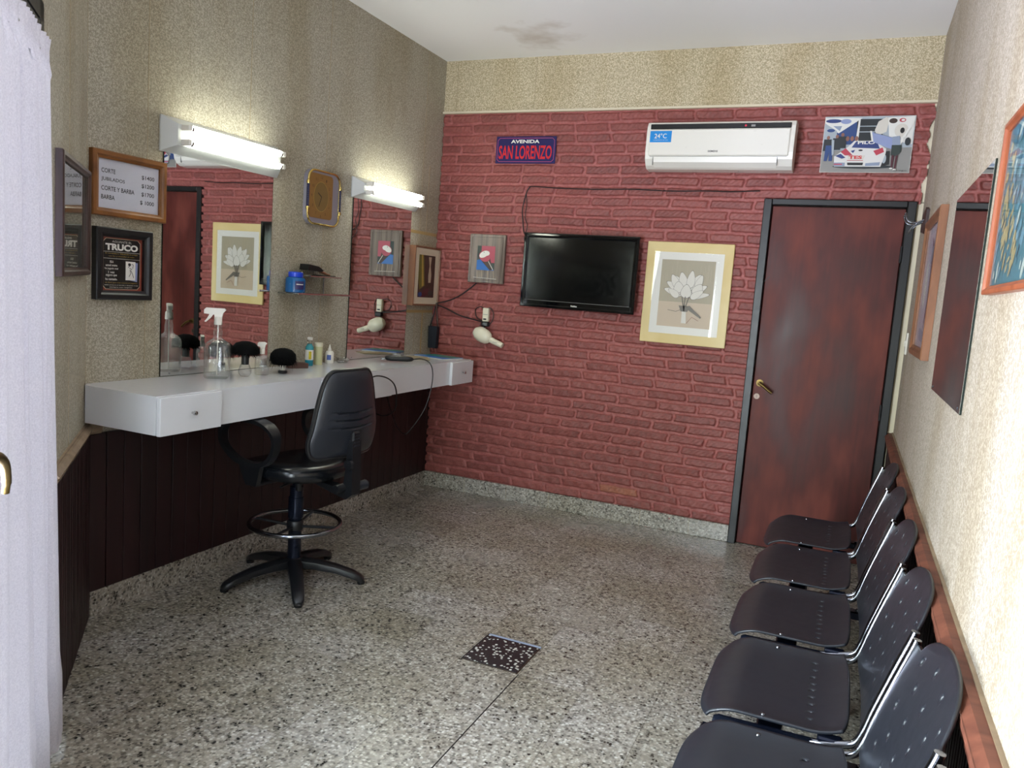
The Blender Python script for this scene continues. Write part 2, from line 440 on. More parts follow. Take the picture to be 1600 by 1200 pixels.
def frame(mb, x0, x1, z0, z1, wd, y0, y1, m, bev=.004):
    """mitred moulding, y0 = wall side, y1 = front (toward -y)"""
    prof = [(0, y0), (0, y1 + bev), (bev, y1), (wd * .55, y1), (wd * .75, y1 + (y0 - y1) * .25), (wd, y1 + (y0 - y1) * .35), (wd, y0)]
    cs = [(x0, z0, 1, 1), (x1, z0, -1, 1), (x1, z1, -1, -1), (x0, z1, 1, -1)]
    vs = []; n = len(prof)
    for cx, cz, sx, sz in cs:
        for d, y in prof: vs.append((cx + sx * d, y, cz + sz * d))
    fs = []
    for c in range(4):
        for k in range(n):
            fs.append((c * n + k, c * n + (k + 1) % n, ((c + 1) % 4) * n + (k + 1) % n, ((c + 1) % 4) * n + k))
    mb.add(vs, fs, m)
BACK, LEFT, RIGHT, DIAG = 0., R(90), R(-90), R(135)
#  local x: back +x | left +y | right -y | diagonal -t ; local -y points into the room ; local z up

# ------------------------------------------------------------------ shell
b = MB(); b.add([(-.3, .3, 0), (-.3, -2.70, 0), (T_END * S2 + .1, -2.70 - T_END * S2 - .4, 0), (W + .1, -5.76, 0), (W + .1, .3, 0)], [(0, 1, 2, 3, 4)], 'terrazzo')
b = MB(); b.prism([(-.1, .1), (-.1, -2.6), (W + .1, -5.9), (W + .1, .1)], -.08, 0, 'terrazzo', 'z'); struct(b.build('floor'))
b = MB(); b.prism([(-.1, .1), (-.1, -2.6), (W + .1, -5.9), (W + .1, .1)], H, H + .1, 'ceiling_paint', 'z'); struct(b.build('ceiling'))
b = MB(); b.box((-.12, .15, 0), (0, -2.78, H), 'paper')
struct(b.build('wall_left'))
b = MB()
for y in (-.25, -1.27, -1.855, -2.43): b.box((0, y - .0015, .96), (.0012, y + .0015, H), 'paper_seam' if 'paper_seam' in MATS else 'tan_paper')
b.box((0, -.36, 1.745), (.0015, -.0, 1.765), 'tape'); b.box((0, -.36, 1.225), (.0015, -.0, 1.243), 'tape'); b.box((0, -.155, .95), (.0015, -.145, 1.24), 'tape')
b.box((0, -.168, 1.765), (.0012, -.160, 2.2), 'tan_paper')
struct(b.build('trim_7'), 'tan joint strips between wallpapered panels')
b = MB(); b.box((W, .15, 0), (W + .12, -5.8, H), 'paper_right'); struct(b.build('wall_right'))
# diagonal wall with the door opening  (local x = -t)
DT0, DT1, DZ = .86, 3.05, 2.09
b = MB(); b.box((0.02, 0, 0), (-DT0, .15, H), 'paper'); b.box((-DT1, 0, 0), (-T_END - .1, .15, H), 'paper'); b.box((-DT0, 0, DZ), (-DT1, .15, H), 'paper')
b.box((-.012, -.0012, .79), (-.015, 0, H), 'tan_paper'); b.box((-.42, -.0012, .79), (-.423, 0, H), 'tan_paper')
struct(b.build('wall_diagonal', loc=diag(0), rotz=DIAG))
# header panel over the bricks
b = MB(); b.box((0, -.016, 2.575), (W, .15, H), 'paper_header'); b.box((0, -.030, 2.565), (W, .0, 2.578), 'mount_cream')
for x in (.092, .655, 2.395): b.box((x - .0015, -.0172, 2.578), (x + .0015, -.016, H), 'tan_paper')
struct(b.build('trim_1'), 'wallpapered header panel above the brick wall')

# brick wall as real relief
def brick_wall():
    rng = np.random.RandomState(3)
    dx, dz = .0050, .0040
    X0, X1, Z0, Z1 = 0., W, .0, 2.575
    nx, nz = int((X1 - X0) / dx) + 1, int((Z1 - Z0) / dz) + 1
    xs = np.linspace(X0, X1, nx); zs = np.linspace(Z0, Z1, nz)
    X, Z = np.meshgrid(xs, zs)
    wob = .0022 * np.sin(X * 7.1 + Z * 3) + .0010 * np.sin(X * 23 + 1.7 + Z * 11) + .0005 * np.sin(X * 51 + Z * 17)
    rh = .0648; Zw = Z + wob - .100
    row = np.floor(Zw / rh).astype(int)
    fz = Zw - row * rh
    nr = row.max() + 3
    Hh = np.zeros_like(X); tone = np.zeros(X.shape + (3,))
    base = np.array(hx('8f4e48')[:3]); mort = np.array(hx('a4605b')[:3])
    for r in range(row.min(), nr):
        msk = row == r
        if not msk.any(): continue
        edges = [-.3 + (.13 if r % 2 else 0) + rng.uniform(-.02, .02)]
        while edges[-1] < W + .3: edges.append(edges[-1] + rng.uniform(.205, .27))
        edges = np.array(edges); xx = X[msk] + .004 * np.sin(Z[msk] * 90 + r)
        i = np.clip(np.searchsorted(edges, xx) - 1, 0, len(edges) - 2)
        nb = len(edges)
        prot = rng.uniform(-.003, .003, nb); tilt = rng.uniform(-.03, .03, nb); tz = rng.uniform(-.08, .08, nb)
        jl = rng.uniform(.005, .009, nb); jt = rng.uniform(.0065, .010, nb); jb = rng.uniform(.0055, .009, nb)
        tn = rng.uniform(.84, 1.12, nb); hue = rng.uniform(-.05, .05, nb)
        w1 = edges[i + 1] - edges[i]; cx = xx - (edges[i] + edges[i + 1]) / 2; zz = fz[msk]
        nzr = .0008 * np.sin(xx * 110 + r * 3 + i) + .0007 * np.sin(xx * 260 + zz * 200 + r)
        d1 = w1 / 2 - np.abs(cx) - jl[i] + nzr; d2 = np.minimum(zz - jb[i], rh - zz - jt[i]) + nzr * .7
        rad = .008; a = np.clip(rad - d1, 0, None); c2 = np.clip(rad - d2, 0, None)
        d = rad - np.sqrt(a * a + c2 * c2)
        s = np.clip(d / .0055, 0, 1); s = s * s * (3 - 2 * s)
        s = np.where(np.minimum(d1, d2) <= 0, 0, s)
        surf = .0195 + prot[i] + tilt[i] * cx * .25 + tz[i] * (zz - rh / 2) + .0012 * np.sin(xx * 75 + zz * 60 + i * 5) + .0008 * np.sin(xx * 190 - zz * 210)
        Hh[msk] = s * surf + (1 - s) * (.0025 + .0015 * np.sin(xx * 60 + zz * 50))
        col = base[None] * tn[i][:, None]; col[:, 1:] *= (1 + hue[i])[:, None]
        if r == 0 or r == 1:
            pale = (r == 1) & (np.abs((edges[i] + edges[i + 1]) / 2 - 1.32) < .115)
            col = np.where(np.broadcast_to(np.asarray(pale)[:, None], col.shape), np.array(hx('a5654f')[:3]), col)
        tone[msk] = s[:, None] * col + (1 - s)[:, None] * mort[None]
    # broad patches of slightly darker tone on the brick faces
    blo = np.clip(.5 + .5 * np.sin(X * 5.3 + 1.2) * np.sin(Z * 3.7) + .3 * np.sin(X * 17 + Z * 13), 0, 1)
    tone *= (1 - .10 * blo * (Hh > .01))[..., None]
    Hh[:, 0] = 0.001
    co = np.stack([X, -Hh, Z], -1).reshape(-1, 3)
    idx = np.arange(nx * nz).reshape(nz, nx)
    q = np.stack([idx[:-1, :-1], idx[:-1, 1:], idx[1:, 1:], idx[1:, :-1]], -1).reshape(-1, 4)
    fx = ((X[:-1, :-1] + X[1:, 1:]) / 2).ravel(); fz_ = ((Z[:-1, :-1] + Z[1:, 1:]) / 2).ravel()
    keep = ~((fx > 2.155) & (fz_ < 2.04))
    # ragged plaster reveal at the right-hand end
    ragged = 2.950 + .010 * np.sin(fz_ * 23) + .006 * np.sin(fz_ * 61)
    keep &= fx < ragged
    q = q[keep]
    me = bpy.data.meshes.new('wall_back')
    me.vertices.add(len(co)); me.vertices.foreach_set('co', co.ravel())
    me.loops.add(q.size); me.loops.foreach_set('vertex_index', q.ravel().astype(np.int32))
    me.polygons.add(len(q)); me.polygons.foreach_set('loop_start', np.arange(0, q.size, 4, dtype=np.int32)); me.polygons.foreach_set('loop_total', np.full(len(q), 4, np.int32))
    me.polygons.foreach_set('use_smooth', np.ones(len(q), bool))
    at = me.color_attributes.new('tone', 'FLOAT_COLOR', 'POINT')
    at.data.foreach_set('color', np.concatenate([tone.reshape(-1, 3), np.ones((nx * nz, 1))], 1).astype(np.float32).ravel())
    me.materials.append(MATS['painted_brick']); me.update(calc_edges=True); me.validate()
    o = bpy.data.objects.new('wall_back', me); COL.objects.link(o); struct(o, 'brick wall painted dark red')
    bb = MB(); bb.box((-.1, .001, 0), (2.15, .15, 2.6), 'mount_cream'); bb.box((2.15, .001, 2.045), (W, .15, 2.6), 'mount_cream'); bb.box((2.925, .001, 0), (W, .15, 2.05), 'mount_cream')
    bb.build('wall_core', o)
brick_wall()

# skirting
b = MB(); b.box((0.018, -.024, 0), (2.14, 0.0, .104), 'terrazzo_skirting', .003)
for x in (.34, .66, .97, 1.28, 1.59, 1.90): b.box((x - .001, -.0245, 0), (x + .001, -.02, .104), 'tan_paper')
struct(b.build('baseboard_back'))
b = MB(); b.prism([(0, 0), (.022, -.024), (.022, -2.69), (0, -2.70)], 0, .104, 'terrazzo_skirting', 'z'); struct(b.build('baseboard_left'))

b = MB(); b.box((1.6875, -3.4, .0002), (1.6915, -2.21, .0008), 'ink_black'); struct(b.build('trim_9'), 'dark open joint in the terrazzo floor')
# wainscots (slatted, real relief)
def slats(length, pitch, z0, z1, proud, mt, name, loc, rotz, groove=.004, sub=None):
    """local x 0..length"""
    mb = MB(); n = int(length / pitch); rng = random.Random(5)
    mb.box((0, -proud * .3, z0), (length, 0, z1), 'ink_black')
    for k in range(n + 1):
        a = k * pitch; e = min(a + pitch - groove, length)
        if e - a < .004: continue
        mb.box((a, -proud - rng.uniform(0, .0015), z0), (e, -proud * .3, z1), mt, .0012)
    return struct(mb.build(name, loc=loc, rotz=rotz))
slats(2.70, .083, .104, .745, .018, 'mahogany_slat', 'trim_2', (0, -2.70, 0), LEFT)
slats(.79, .042, 0, .745, .018, 'mahogany_slat', 'trim_3', diag(.79), DIAG)
slats(5.55, .0245, 0, .71, .020, 'mahogany_slat', 'trim_4', (W, 0, 0), RIGHT, .010)
def rail(length, name, loc, rotz, m1, m2, hgt=.06, deep=.034):
    mb = MB(); z1 = .785
    pr = [(0, z1 - hgt), (-deep * .55, z1 - hgt), (-deep * .62, z1 - hgt * .75), (-deep * .8, z1 - hgt * .65), (-deep * .8, z1 - hgt * .4), (-deep, z1 - hgt * .3), (-deep, z1 - .012), (0, z1 - .012)]
    mb.prism(pr, 0, length, m1, 'x'); mb.prism([(-.008, z1 - .012), (-deep * .95, z1 - .012), (-deep * .6, z1), (-.008, z1)], 0, length, m1, 'x'); mb.prism([(0, z1 - .012), (-.008, z1 - .012), (-.008, z1 + .004), (0, z1 + .004)], 0, length, m2, 'x')
    return struct(mb.build(name, loc=loc, rotz=rotz))
rail(5.55, 'trim_5', (W, 0, 0), RIGHT, 'rail_wood', 'rail_wood_pale', .085, .042)
rail(.79, 'trim_6', diag(.79), DIAG, 'rail_wood_pale', 'rail_wood_pale', .045, .03)
rail(.06, 'trim_8', (0, -2.70, 0), LEFT, 'rail_wood_pale', 'rail_wood_pale', .045, .025)

# ------------------------------------------------------------------ back door
d = bpy.data.objects.new('door_1', None); COL.objects.link(d); d.location = (2.14, 0, 0); struct(d, 'dark red varnished wooden door in a black metal frame')
b = MB(); b.box((0, -.035, 0), (.045, .10, 2.05), 'black_frame', .004); b.box((.745, -.035, 0), (.79, .10, 2.05), 'black_frame', .004); b.box((.045, -.035, 2.015), (.745, .10, 2.05), 'black_frame', .004)
b.box((.045, .03, 0), (.06, .10, 2.015), 'black_frame'); b.box((.735, .03, 0), (.745, .10, 2.015), 'black_frame')
b.build('door_frame', d)
b = MB(); b.box((.049, -.005, .006), (.741, .035, 2.011), 'door_varnish', .003); leaf = b.build('door_panel', d)
b = MB(); b.box((.0, 0, 0), (.08, .004, .003), 'print_dark')
b = MB()
b.lathe([(.019, .0), (.019, .006), (.010, .010), (.010, .045), (.0, .045)], 'brass', (.085, -.005, .995), axis='y', n=18)
b2 = MB(); b2.lathe([(.0, -.046), (.009, -.044), (.009, -.006), (.021, -.005), (.021, 0)], 'brass', (.085, -.005, .985), n=18, axis='y')
b2.tube(spline([(.085, -.046, .985), (.11, -.050, .972), (.140, -.048, .950), (.160, -.046, .936)], 5), [.0085] * 16, 'brass', 10)
b2.build('door_handle', d)
b = MB(); b.lathe([(.0, -.004), (.017, -.004), (.018, 0)], 'bare_metal', (.075, -.005, .905), n=18, axis='y'); b.box((.073, -.0095, .897), (.077, -.0085, .912), 'ink_black'); b.build('keyhole_plate', d)
b = MB(); b.prism([(.045, 1.575), (.075, 1.607), (.073, 1.609), (.043, 1.578)], -.0062, -.0052, 'ink_black', 'y'); b.build('scratch', d)
b = MB()
for z in (.85, 1.72): b.tube([(.742, -.038, z), (.742, -.038, z + .09)], .007, 'black_frame', 8)
b.build('hinge', d)
b = MB(); b.box((.046, .045, 0), (.744, .099, 2.014), 'ink_black'); b.build('backing', d)  # added black slab behind the leaf, blocks world light leaking round its edges

# ------------------------------------------------------------------ street door (glazed double door in the diagonal wall)
d2 = bpy.data.objects.new('door_2', None); COL.objects.link(d2); d2.location = diag(0); d2.rotation_euler = (0, 0, DIAG); struct(d2, 'glazed double street door in a dark metal frame')
b = MB()
for a, c in ((DT0, DT0 + .05), (DT1 - .05, DT1)): b.box((-a, .0, 0), (-c, .12, DZ), 'black_frame')
b.box((-DT0, .0, DZ - .05), (-DT1, .12, DZ), 'black_frame'); b.build('door_frame', d2)
def dleaf(t0, t1):
    mb = MB(); s = .07
    mb.box((-t0, .0, .01), (-(t0 + s), .045, DZ - .055), 'black_frame', .003); mb.box((-(t1 - s), .0, .01), (-t1, .045, DZ - .055), 'black_frame', .003)
    mb.box((-(t0 + s), .0, .01), (-(t1 - s), .045, .16), 'black_frame', .003); mb.box((-(t0 + s), .0, DZ - .13), (-(t1 - s), .045, DZ - .055), 'black_frame', .003)
    o = mb.build('door_leaf', d2)
    g = MB(); g.box((-(t0 + s), .020, .16), (-(t1 - s), .026, DZ - .13), 'pane_glass'); g.build('glass_pane', o)
    return o
TM = 1.925
l1 = dleaf(DT0 + .053, TM - .002); l2 = dleaf(TM + .002, DT1 - .053)
def lever(t, sgn):
    mb = MB(); mb.box((-(t - .018), -.008, .93), (-(t + .018), 0, 1.13), 'brass', .003)
    mb.lathe([(.0, -.09), (.010, -.088), (.010, -.008), (.016, -.006)], 'brass', (-t, 0, 1.080), n=14, axis='y')
    mb.tube(spline([(-t, -.088, 1.080), (-t + sgn * .03, -.094, 1.080), (-t + sgn * .08, -.094, 1.056), (-t + sgn * .115, -.090, 1.018), (-t + sgn * .125, -.086, .992)], 6), [.009] * 10 + [.0085] * 10 + [.007] * 5, 'brass', 10)
    mb.build('door_handle', l1)
lever(TM - .04, 1)

def curtain_obj(tL_top, tR, label, seed):
    rng = random.Random(seed)
    ph = [(rng.uniform(18, 24), rng.uniform(0, 6), .5), (rng.uniform(38, 50), rng.uniform(0, 6), .45), (rng.uniform(70, 95), rng.uniform(0, 6), .22)]
    NX, NZ = 220, 70; z0, z1 = .03, 1.952
    root = thing('curtain', label, 'curtain', diag(0), DIAG, None)
    mb = MB(); vs = []
    for j in range(NZ + 1):
        v = j / NZ; z = z0 + (z1 - z0) * v
        left = tL_top(z)
        for i in range(NX + 1):
            u = i / NX; t = left + (tR(z) - left) * u
            amp = .024 + .012 * (1 - v)
            s = u * 1.0
            a = sum(k * math.sin(f * s + p + .5 * math.sin(v * 3 + f)) for f, p, k in ph) 
            pq = (s * 8.3 + .35 * math.sin(9 * s + seed) + .12 * math.sin(v * 3 + seed)) % 1 - .5
            off = .042 + (.55 * amp * a + .013 - .034 * math.exp(-(pq / .13) ** 2)) * min(1, i / 14)
            if v > .955: off = .040 + .012 * math.sin(120 * s + 3 * math.sin(s * 20)) * (.35 + abs(v - .978) * 26)
            vs.append((-t, -max(off, .008), z))
    fs = [(j * (NX + 1) + i, j * (NX + 1) + i + 1, (j + 1) * (NX + 1) + i + 1, (j + 1) * (NX + 1) + i) for j in range(NZ) for i in range(NX)]
    mb.add(vs, fs, 'sheer_curtain', True); c = mb.build('curtain_fabric', root, fix=False)
    r = MB(); ta, tb = tL_top(1.91) - .035, tR(1.91) + .02
    r.tube([(-ta, -.036, 1.912), (-tb, -.036, 1.912)], .004, 'grey_plastic', 8)
    r.tube(spline([(-ta, -.036, 1.912), (-ta + .018, -.034, 1.910), (-ta + .026, -.026, 1.900), (-ta + .022, -.006, 1.890)], 5), .0035, 'black_frame', 8)
    r.build('curtain_rod', root)
    return root
def edgeL(z):
    pts = [(0, .85), (.22, .86), (.30, .905), (.9, .965), (1.4, 1.00), (1.985, 1.075)]
    for (a, b_), (c, d_) in zip(pts[:-1], pts[1:]):
        if z <= c: return b_ + (d_ - b_) * (z - a) / (c - a)
    return pts[-1][1]
curtain_obj(edgeL, lambda z: 1.80 - .05 * math.sin(z * 1.6), 'white sheer curtain hanging at left edge on the glazed street door, brass lever in front', 2)
curtain_obj(lambda z: 2.62 + .02 * math.sin(z * 2), lambda z: 2.96, 'white sheer curtain gathered at the other end of the glazed street door', 9)  # unseen curtain, drawn aside so that more daylight enters the room

# ------------------------------------------------------------------ left wall furniture
# counter
ct = thing('counter', 'long white laminate shelf counter with drawers fixed under the mirrors', 'counter', (0, 0, .80))
b = MB(); b.prism([(.022, -.1695), (.400, -.1695), (.400, -2.728), (.032, -2.728), (.005, -2.700), (.005, -.1695)], -.0, .138, 'white_laminate', 'z')
b.prism([(.004, -.168), (.402, -.168), (.402, -2.730), (.034, -2.730), (.004, -2.700)], .138, .146, 'white_laminate', 'z'); b.build('body', ct)
def drawer(y0, y1, z0=-.002, z1=.142, knob=True, proud=.020):
    mb = MB(); mb.box((.402, y0, z0), (.402 + proud, y1, z1), 'white_laminate', .002); o = mb.build('drawer', ct)
    if knob:
        k = MB(); yk = (y0 + y1) / 2; k.lathe([(.0, .022), (.008, .020), (.009, .012), (.005, .008), (.005, 0)][::-1], 'chrome', (.402 + proud, yk, .072), axis='x', n=14); k.build('knob', o)
drawer(-2.728, -2.425); drawer(-1.765, -1.135, -.003, .139, False, .004); drawer(-.465, -.172)

def mirror_thing(name, y0, y1, z0, z1, label, rotz, loc, grp=None):
    # local x from 0 to width
    t = thing(name, label, 'mirror', loc, rotz, grp); wd = abs(y1 - y0)
    b = MB(); b.box((0, -.005, 0), (wd, -.0005, z1 - z0), 'mirror_edge'); b.build('backing', t)
    b = MB(); b.box((.002, -.0058, .002), (wd - .002, -.0052, z1 - z0 - .002), 'mirror_silver'); b.build('mirror_glass', t)
    for a in (.05, wd - .05):
        b = MB(); b.lathe([(.0, -.008), (.0035, -.0075), (.0045, -.0058)], 'steel_tube', (a, 0, .012), n=12, axis='y'); b.build('clip', t)
    return t
mirror_thing('wall_mirror', -2.352, -1.685, .947, 1.95, 'large frameless mirror on the left wall behind the spray bottle and brushes', LEFT, (0, -2.352, .947))
mirror_thing('wall_mirror', -1.010, -.368, .947, 1.93, 'large frameless mirror on the left wall nearer the brick wall, reflecting a hair dryer', LEFT, (0, -1.010, .947))
mirror_thing('wall_mirror', -1.757, -2.53, 1.19, 1.83, 'smaller frameless mirror on the right wall between two framed pictures', RIGHT, (W, -1.757, 1.19))

def light_fixture(y0, y1, z0, z1, label):
    t = thing('tube_light', label, 'light', (0, y0, z0), LEFT, 'fluorescent tube lights above the left wall mirrors'); L = y1 - y0; h = z1 - z0
    # hipped tray: wall flange, sloping sides, raised face
    D = .062; m = .030
    b = MB()
    b.box((0, -.012, 0), (L, -.0005, h), 'white_paint', .002)
    o = [(0.002, -.012, .002), (L - .002, -.012, .002), (L - .002, -.012, h - .002), (0.002, -.012, h - .002)]
    i = [(m + .01, -D, m), (L - m - .01, -D, m), (L - m - .01, -D, h - m), (m + .01, -D, h - m)]
    b.add(o + i, [(4, 5, 6, 7), (0, 1, 5, 4), (1, 2, 6, 5), (2, 3, 7, 6), (3, 0, 4, 7)], 'white_paint'); b.build('housing', t)
    for zz in (h * .30, h * .70):
        b = MB(); b.tube([(m + .045, -D - .030, zz), (L - m - .045, -D - .030, zz)], .0145, 'lit_tube', 16); b.build('fluorescent_tube', t)
        for x in (m + .035, L - m - .035):
            b = MB(); b.box((x - .010, -D - .045, zz - .012), (x + .010, -D, zz + .012), 'white_plastic', .003)
            b.tube([(x + (.01 if x < L / 2 else -.01), -D - .03, zz), (x + (.02 if x < L / 2 else -.02), -D - .03, zz)], .0148, 'steel_tube', 14); b.build('lamp_holder', t)
light_fixture(-2.375, -1.665, 1.885, 2.030, 'white twin-tube wall light, lit, above the large mirror next to the price list')
light_fixture(-1.035, -.330, 1.880, 1.995, 'white twin-tube wall light, lit, above the mirror nearer the brick wall')

def price_list():
    t = thing('framed_price_list', 'price list sheet with CORTE and BARBA prices in a honey-coloured wooden frame', 'sign', (0, -2.695, 1.592), LEFT); wd, h = .345, .245
    b = MB(); frame(b, 0, wd, 0, h, .030, -.001, -.026, 'frame_honey'); b.build('frame', t)
    b = MB(); b.box((.028, -.008, .028), (wd - .028, -.001, h - .028), 'paper_white')
    y = -.0086
    for k, (a, c, wa) in enumerate((('CORTE', '$1400', .062), ('JUBILADOS', '$1200', .105), ('CORTE Y BARBA', '$1700', .150), ('BARBA', '$ 1000', .060))):
        z = .163 - k * .033; text(b, a, .048, z, wa, .017, y, 'print_dark', .012); text(b, c, .232 if k < 3 else .226, z - .003, .062 if k < 3 else .068, .018, y, 'print_dark', .012)
    b.build('price_sheet', t)
    b = MB(); b.box((.03, -.0125, .03), (wd - .03, -.0115, h - .03), 'picture_glass'); b.build('glass', t)
price_list()
def truco():
    t = thing('framed_poster', 'small black framed TRUCO poster with white lettering, below the price list', 'poster', (0, -2.680, 1.272), LEFT); wd, h = .262, .278
    b = MB(); frame(b, 0, wd, 0, h, .036, -.001, -.030, 'black_frame'); b.build('frame', t)
    b = MB(); b.box((.03, -.006, .03), (wd - .03, -.001, h - .03), 'ink_terracotta'); y = -.0065
    x0, x1, z0, z1 = .045, wd - .045, .040, h - .040; c = .012
    flat(b, [(x0 + c, z0), (x1 - c, z0), (x1, z0 + c), (x1, z1 - c), (x1 - c, z1), (x0 + c, z1), (x0, z1 - c), (x0, z0 + c)], y, 'ink_beige')
    x0 += .002; x1 -= .002; z0 += .002; z1 -= .002; y -= .0003
    flat(b, [(x0 + c, z0), (x1 - c, z0), (x1, z0 + c), (x1, z1 - c), (x1 - c, z1), (x0 + c, z1), (x0, z1 - c), (x0, z0 + c)], y, 'ink_black'); y -= .0003
    text(b, 'AGUANTE EL', .085, .222, .09, .008, y, 'ink_white'); text(b, 'TRUCO', .055, .192, .150, .026, y, 'ink_white', .05)
    stroke(b, [(x0, .186), (x1, .186)], .001, y, 'ink_white')
    text(b, 'El verdadero TRUCO se juega', .055, .176, .148, .006, y, 'ink_gold2'); text(b, 'con flor y contraflor al resto', .070, .166, .118, .006, y, 'ink_gold2')
    stroke(b, [(x0, .160), (x1, .160)], .001, y, 'ink_white')
    for k, (s, wa) in enumerate((('Si', .016), ('usted entra', .052), ('ha jugado mal', .060), ('1 vez', .028), ('seguro que', .050), ('ha cantado.', .054))):
        text(b, s, .083 - wa / 2 + .0, .143 - k * .0135, wa, .0085, y, 'ink_white', .01)
    text(b, 'se dice que trae suerte al jugador', .055, .063, .150, .006, y, 'ink_gold2')
    text(b, 'canta primero el envido y despues truco', .052, .054, .156, .005, y, 'ink_white'); text(b, 'siempre con respeto', .075, .0455, .105, .005, y, 'ink_white')
    flat(b, [(.155, .080), (.203, .072), (.206, .148), (.158, .152)], y, 'ink_flagblue'); y -= .0003
    rect(b, .148, .194, .078, .152, y, 'ink_white'); y -= .0003
    for p in ([(.160, .145), (.166, .135), (.160, .128)], [(.168, .120), (.172, .105), (.164, .092)], [(.172, .118), (.180, .104), (.186, .088)], [(.166, .126), (.178, .121)], [(.176, .142), (.184, .140), (.181, .125)]): stroke(b, p, .0025, y, 'print_dark')
    ell(b, .166, .140, .007, .006, y, 'print_dark', 14)
    b.build('print', t)
    b = MB(); b.box((.036, -.0135, .036), (wd - .036, -.0125, h - .036), 'picture_glass'); b.build('glass', t)
truco()
def diag_notice():
    t = thing('framed_mirror', 'dark brown framed glass on the narrow angled wall, reflecting the price list', 'mirror', diag(.69, 0, 1.365), DIAG); wd, h = .61, .375
    b = MB(); frame(b, 0, wd, 0, h, .026, -.001, -.024, 'frame_dark_brown'); b.build('frame', t)
    b = MB(); b.box((.022, -.010, .022), (wd - .022, -.001, h - .022), 'notice_glass'); b.build('mirror_glass', t)
diag_notice()
def clock():
    t = thing('wall_clock', 'rounded gold-rimmed wall clock with blue beaded sides, between the two lights', 'clock', (0, -1.45, 1.690), LEFT); wd, h = .275, .285
    def rr(x0, x1, z0, z1, r, n=7):
        p = []
        for cx, cz, a0 in ((x1 - r, z0 + r, -90), (x1 - r, z1 - r, 0), (x0 + r, z1 - r, 90), (x0 + r, z0 + r, 180)):
            for k in range(n + 1): a = R(a0 + 90 * k / n); p.append((cx + r * math.cos(a), cz + r * math.sin(a)))
        return p
    b = MB(); b.prism(rr(0, wd, 0, h, .055), -.001, -.026, 'ink_clockgrey', 'y'); b.build('case', t)
    b = MB(); path = [(x, -.028, z) for x, z in rr(.004, wd - .004, .004, h - .004, .052)]; b.tube(path, .0055, 'gold', 8, closed=True); b.build('rim', t)
    b = MB(); b.prism(rr(.015, wd - .065, .035, h - .02, .02), -.026, -.029, 'ink_clockface', 'y'); y = -.0295; cx, cz = .112, .148
    ell(b, cx, cz, .062, .078, y, 'ink_gold2', 36); ell(b, cx, cz, .060, .076, y - .0003, 'ink_clockdisc', 36)
    for k in range(1, 13):
        a = R(90 - 30 * k); s = str(k); wx = .008 * len(s)
        text(b, s, cx + .080 * math.cos(a) - wx / 2, cz + .100 * math.sin(a) - .007, wx, .014, y - .0003, 'ink_clockink')
    b.build('dial', t)
    b = MB(); stroke(b, [(cx, cz), (cx - .030, cz + .018)], .005, -.032, 'ink_black'); b.build('hand', t)
    b = MB(); stroke(b, [(cx, cz), (cx - .022, cz - .052)], .004, -.033, 'ink_black'); b.build('hand', t)
    for x in (.001, wd - .001):
        b = MB(); b.tube([(x, -.030, .085), (x, -.030, .205)], .0075, 'ink_bead', 10)
        for k in range(11): b.lathe([(.0, -.005), (.0088, 0), (.0, .005)], 'ink_bead', (x, -.030, .09 + k * .011), n=10)
        for z in (.078, .212): b.lathe([(.008, -.009), (.0095, 0), (.008, .009)], 'gold', (x, -.030, z), n=12)
        b.build('beaded_bar', t)
    b = MB(); b.prism(rr(.012, wd - .012, .012, h - .012, .045), -.0345, -.036, 'picture_glass', 'y'); b.build('glass', t)
clock()

def shelf():
    t = thing('glass_shelf', 'two-tier chrome-edged glass wall shelf holding a blue jar', 'shelf', (0, -1.62, 1.322), LEFT)
    b = MB(); b.box((0, -.125, 0), (.45, -.002, .006), 'clear_glass'); b.tube([(0, -.128, .004), (.45, -.128, .004)], .005, 'chrome', 8); b.tube([(.005, -.004, .004), (.005, -.128, .004)], .0035, 'chrome', 8); b.tube([(.445, -.004, .004), (.445, -.128, .004)], .0035, 'chrome', 8); b.build('shelf_board', t)
    b = MB(); b.box((.13, -.095, .094), (.40, -.002, .099), 'clear_glass'); b.tube([(.13, -.097, .096), (.40, -.097, .096)], .003, 'chrome', 8); b.build('shelf_board', t)
    for x in (.16, .37):
        b = MB(); b.tube([(x, -.004, .0), (x, -.004, .10)], .003, 'chrome', 8); b.build('bracket', t)
shelf()
def jar():
    t = thing('hair_gel_jar', 'round blue plastic jar with a brighter blue lid on the lower glass shelf', 'jar', (.066, -1.565, 1.3285))
    b = MB(); b.lathe([(.044, 0), (.050, .004), (.050, .066), (.046, .076), (.034, .080)], 'jar_blue', n=32); b.build('jar_body', t)
    b = MB(); b.lathe([(.036, .080), (.037, .084), (.037, .102), (.033, .106), (0, .106)], 'cap_blue', n=32); b.build('lid', t)
    b = MB()
    for k in range(-4, 5):
        a = R(-28 + k * 6); a2 = R(-28 + (k + 1) * 6); r = .0508
        b.add([(r * math.cos(a), r * math.sin(a), .018), (r * math.cos(a2), r * math.sin(a2), .018), (r * math.cos(a2), r * math.sin(a2), .060), (r * math.cos(a), r * math.sin(a), .060)], [(0, 1, 2, 3)], 'enamel_blue')
        if abs(k) < 4: b.add([(.0512 * math.cos(a), .0512 * math.sin(a), .042), (.0512 * math.cos(a2), .0512 * math.sin(a2), .042), (.0512 * math.cos(a2), .0512 * math.sin(a2), .046), (.0512 * math.cos(a), .0512 * math.sin(a), .046)], [(0, 1, 2, 3)], 'ink_white')
    b.build('paper_label', t)
jar()
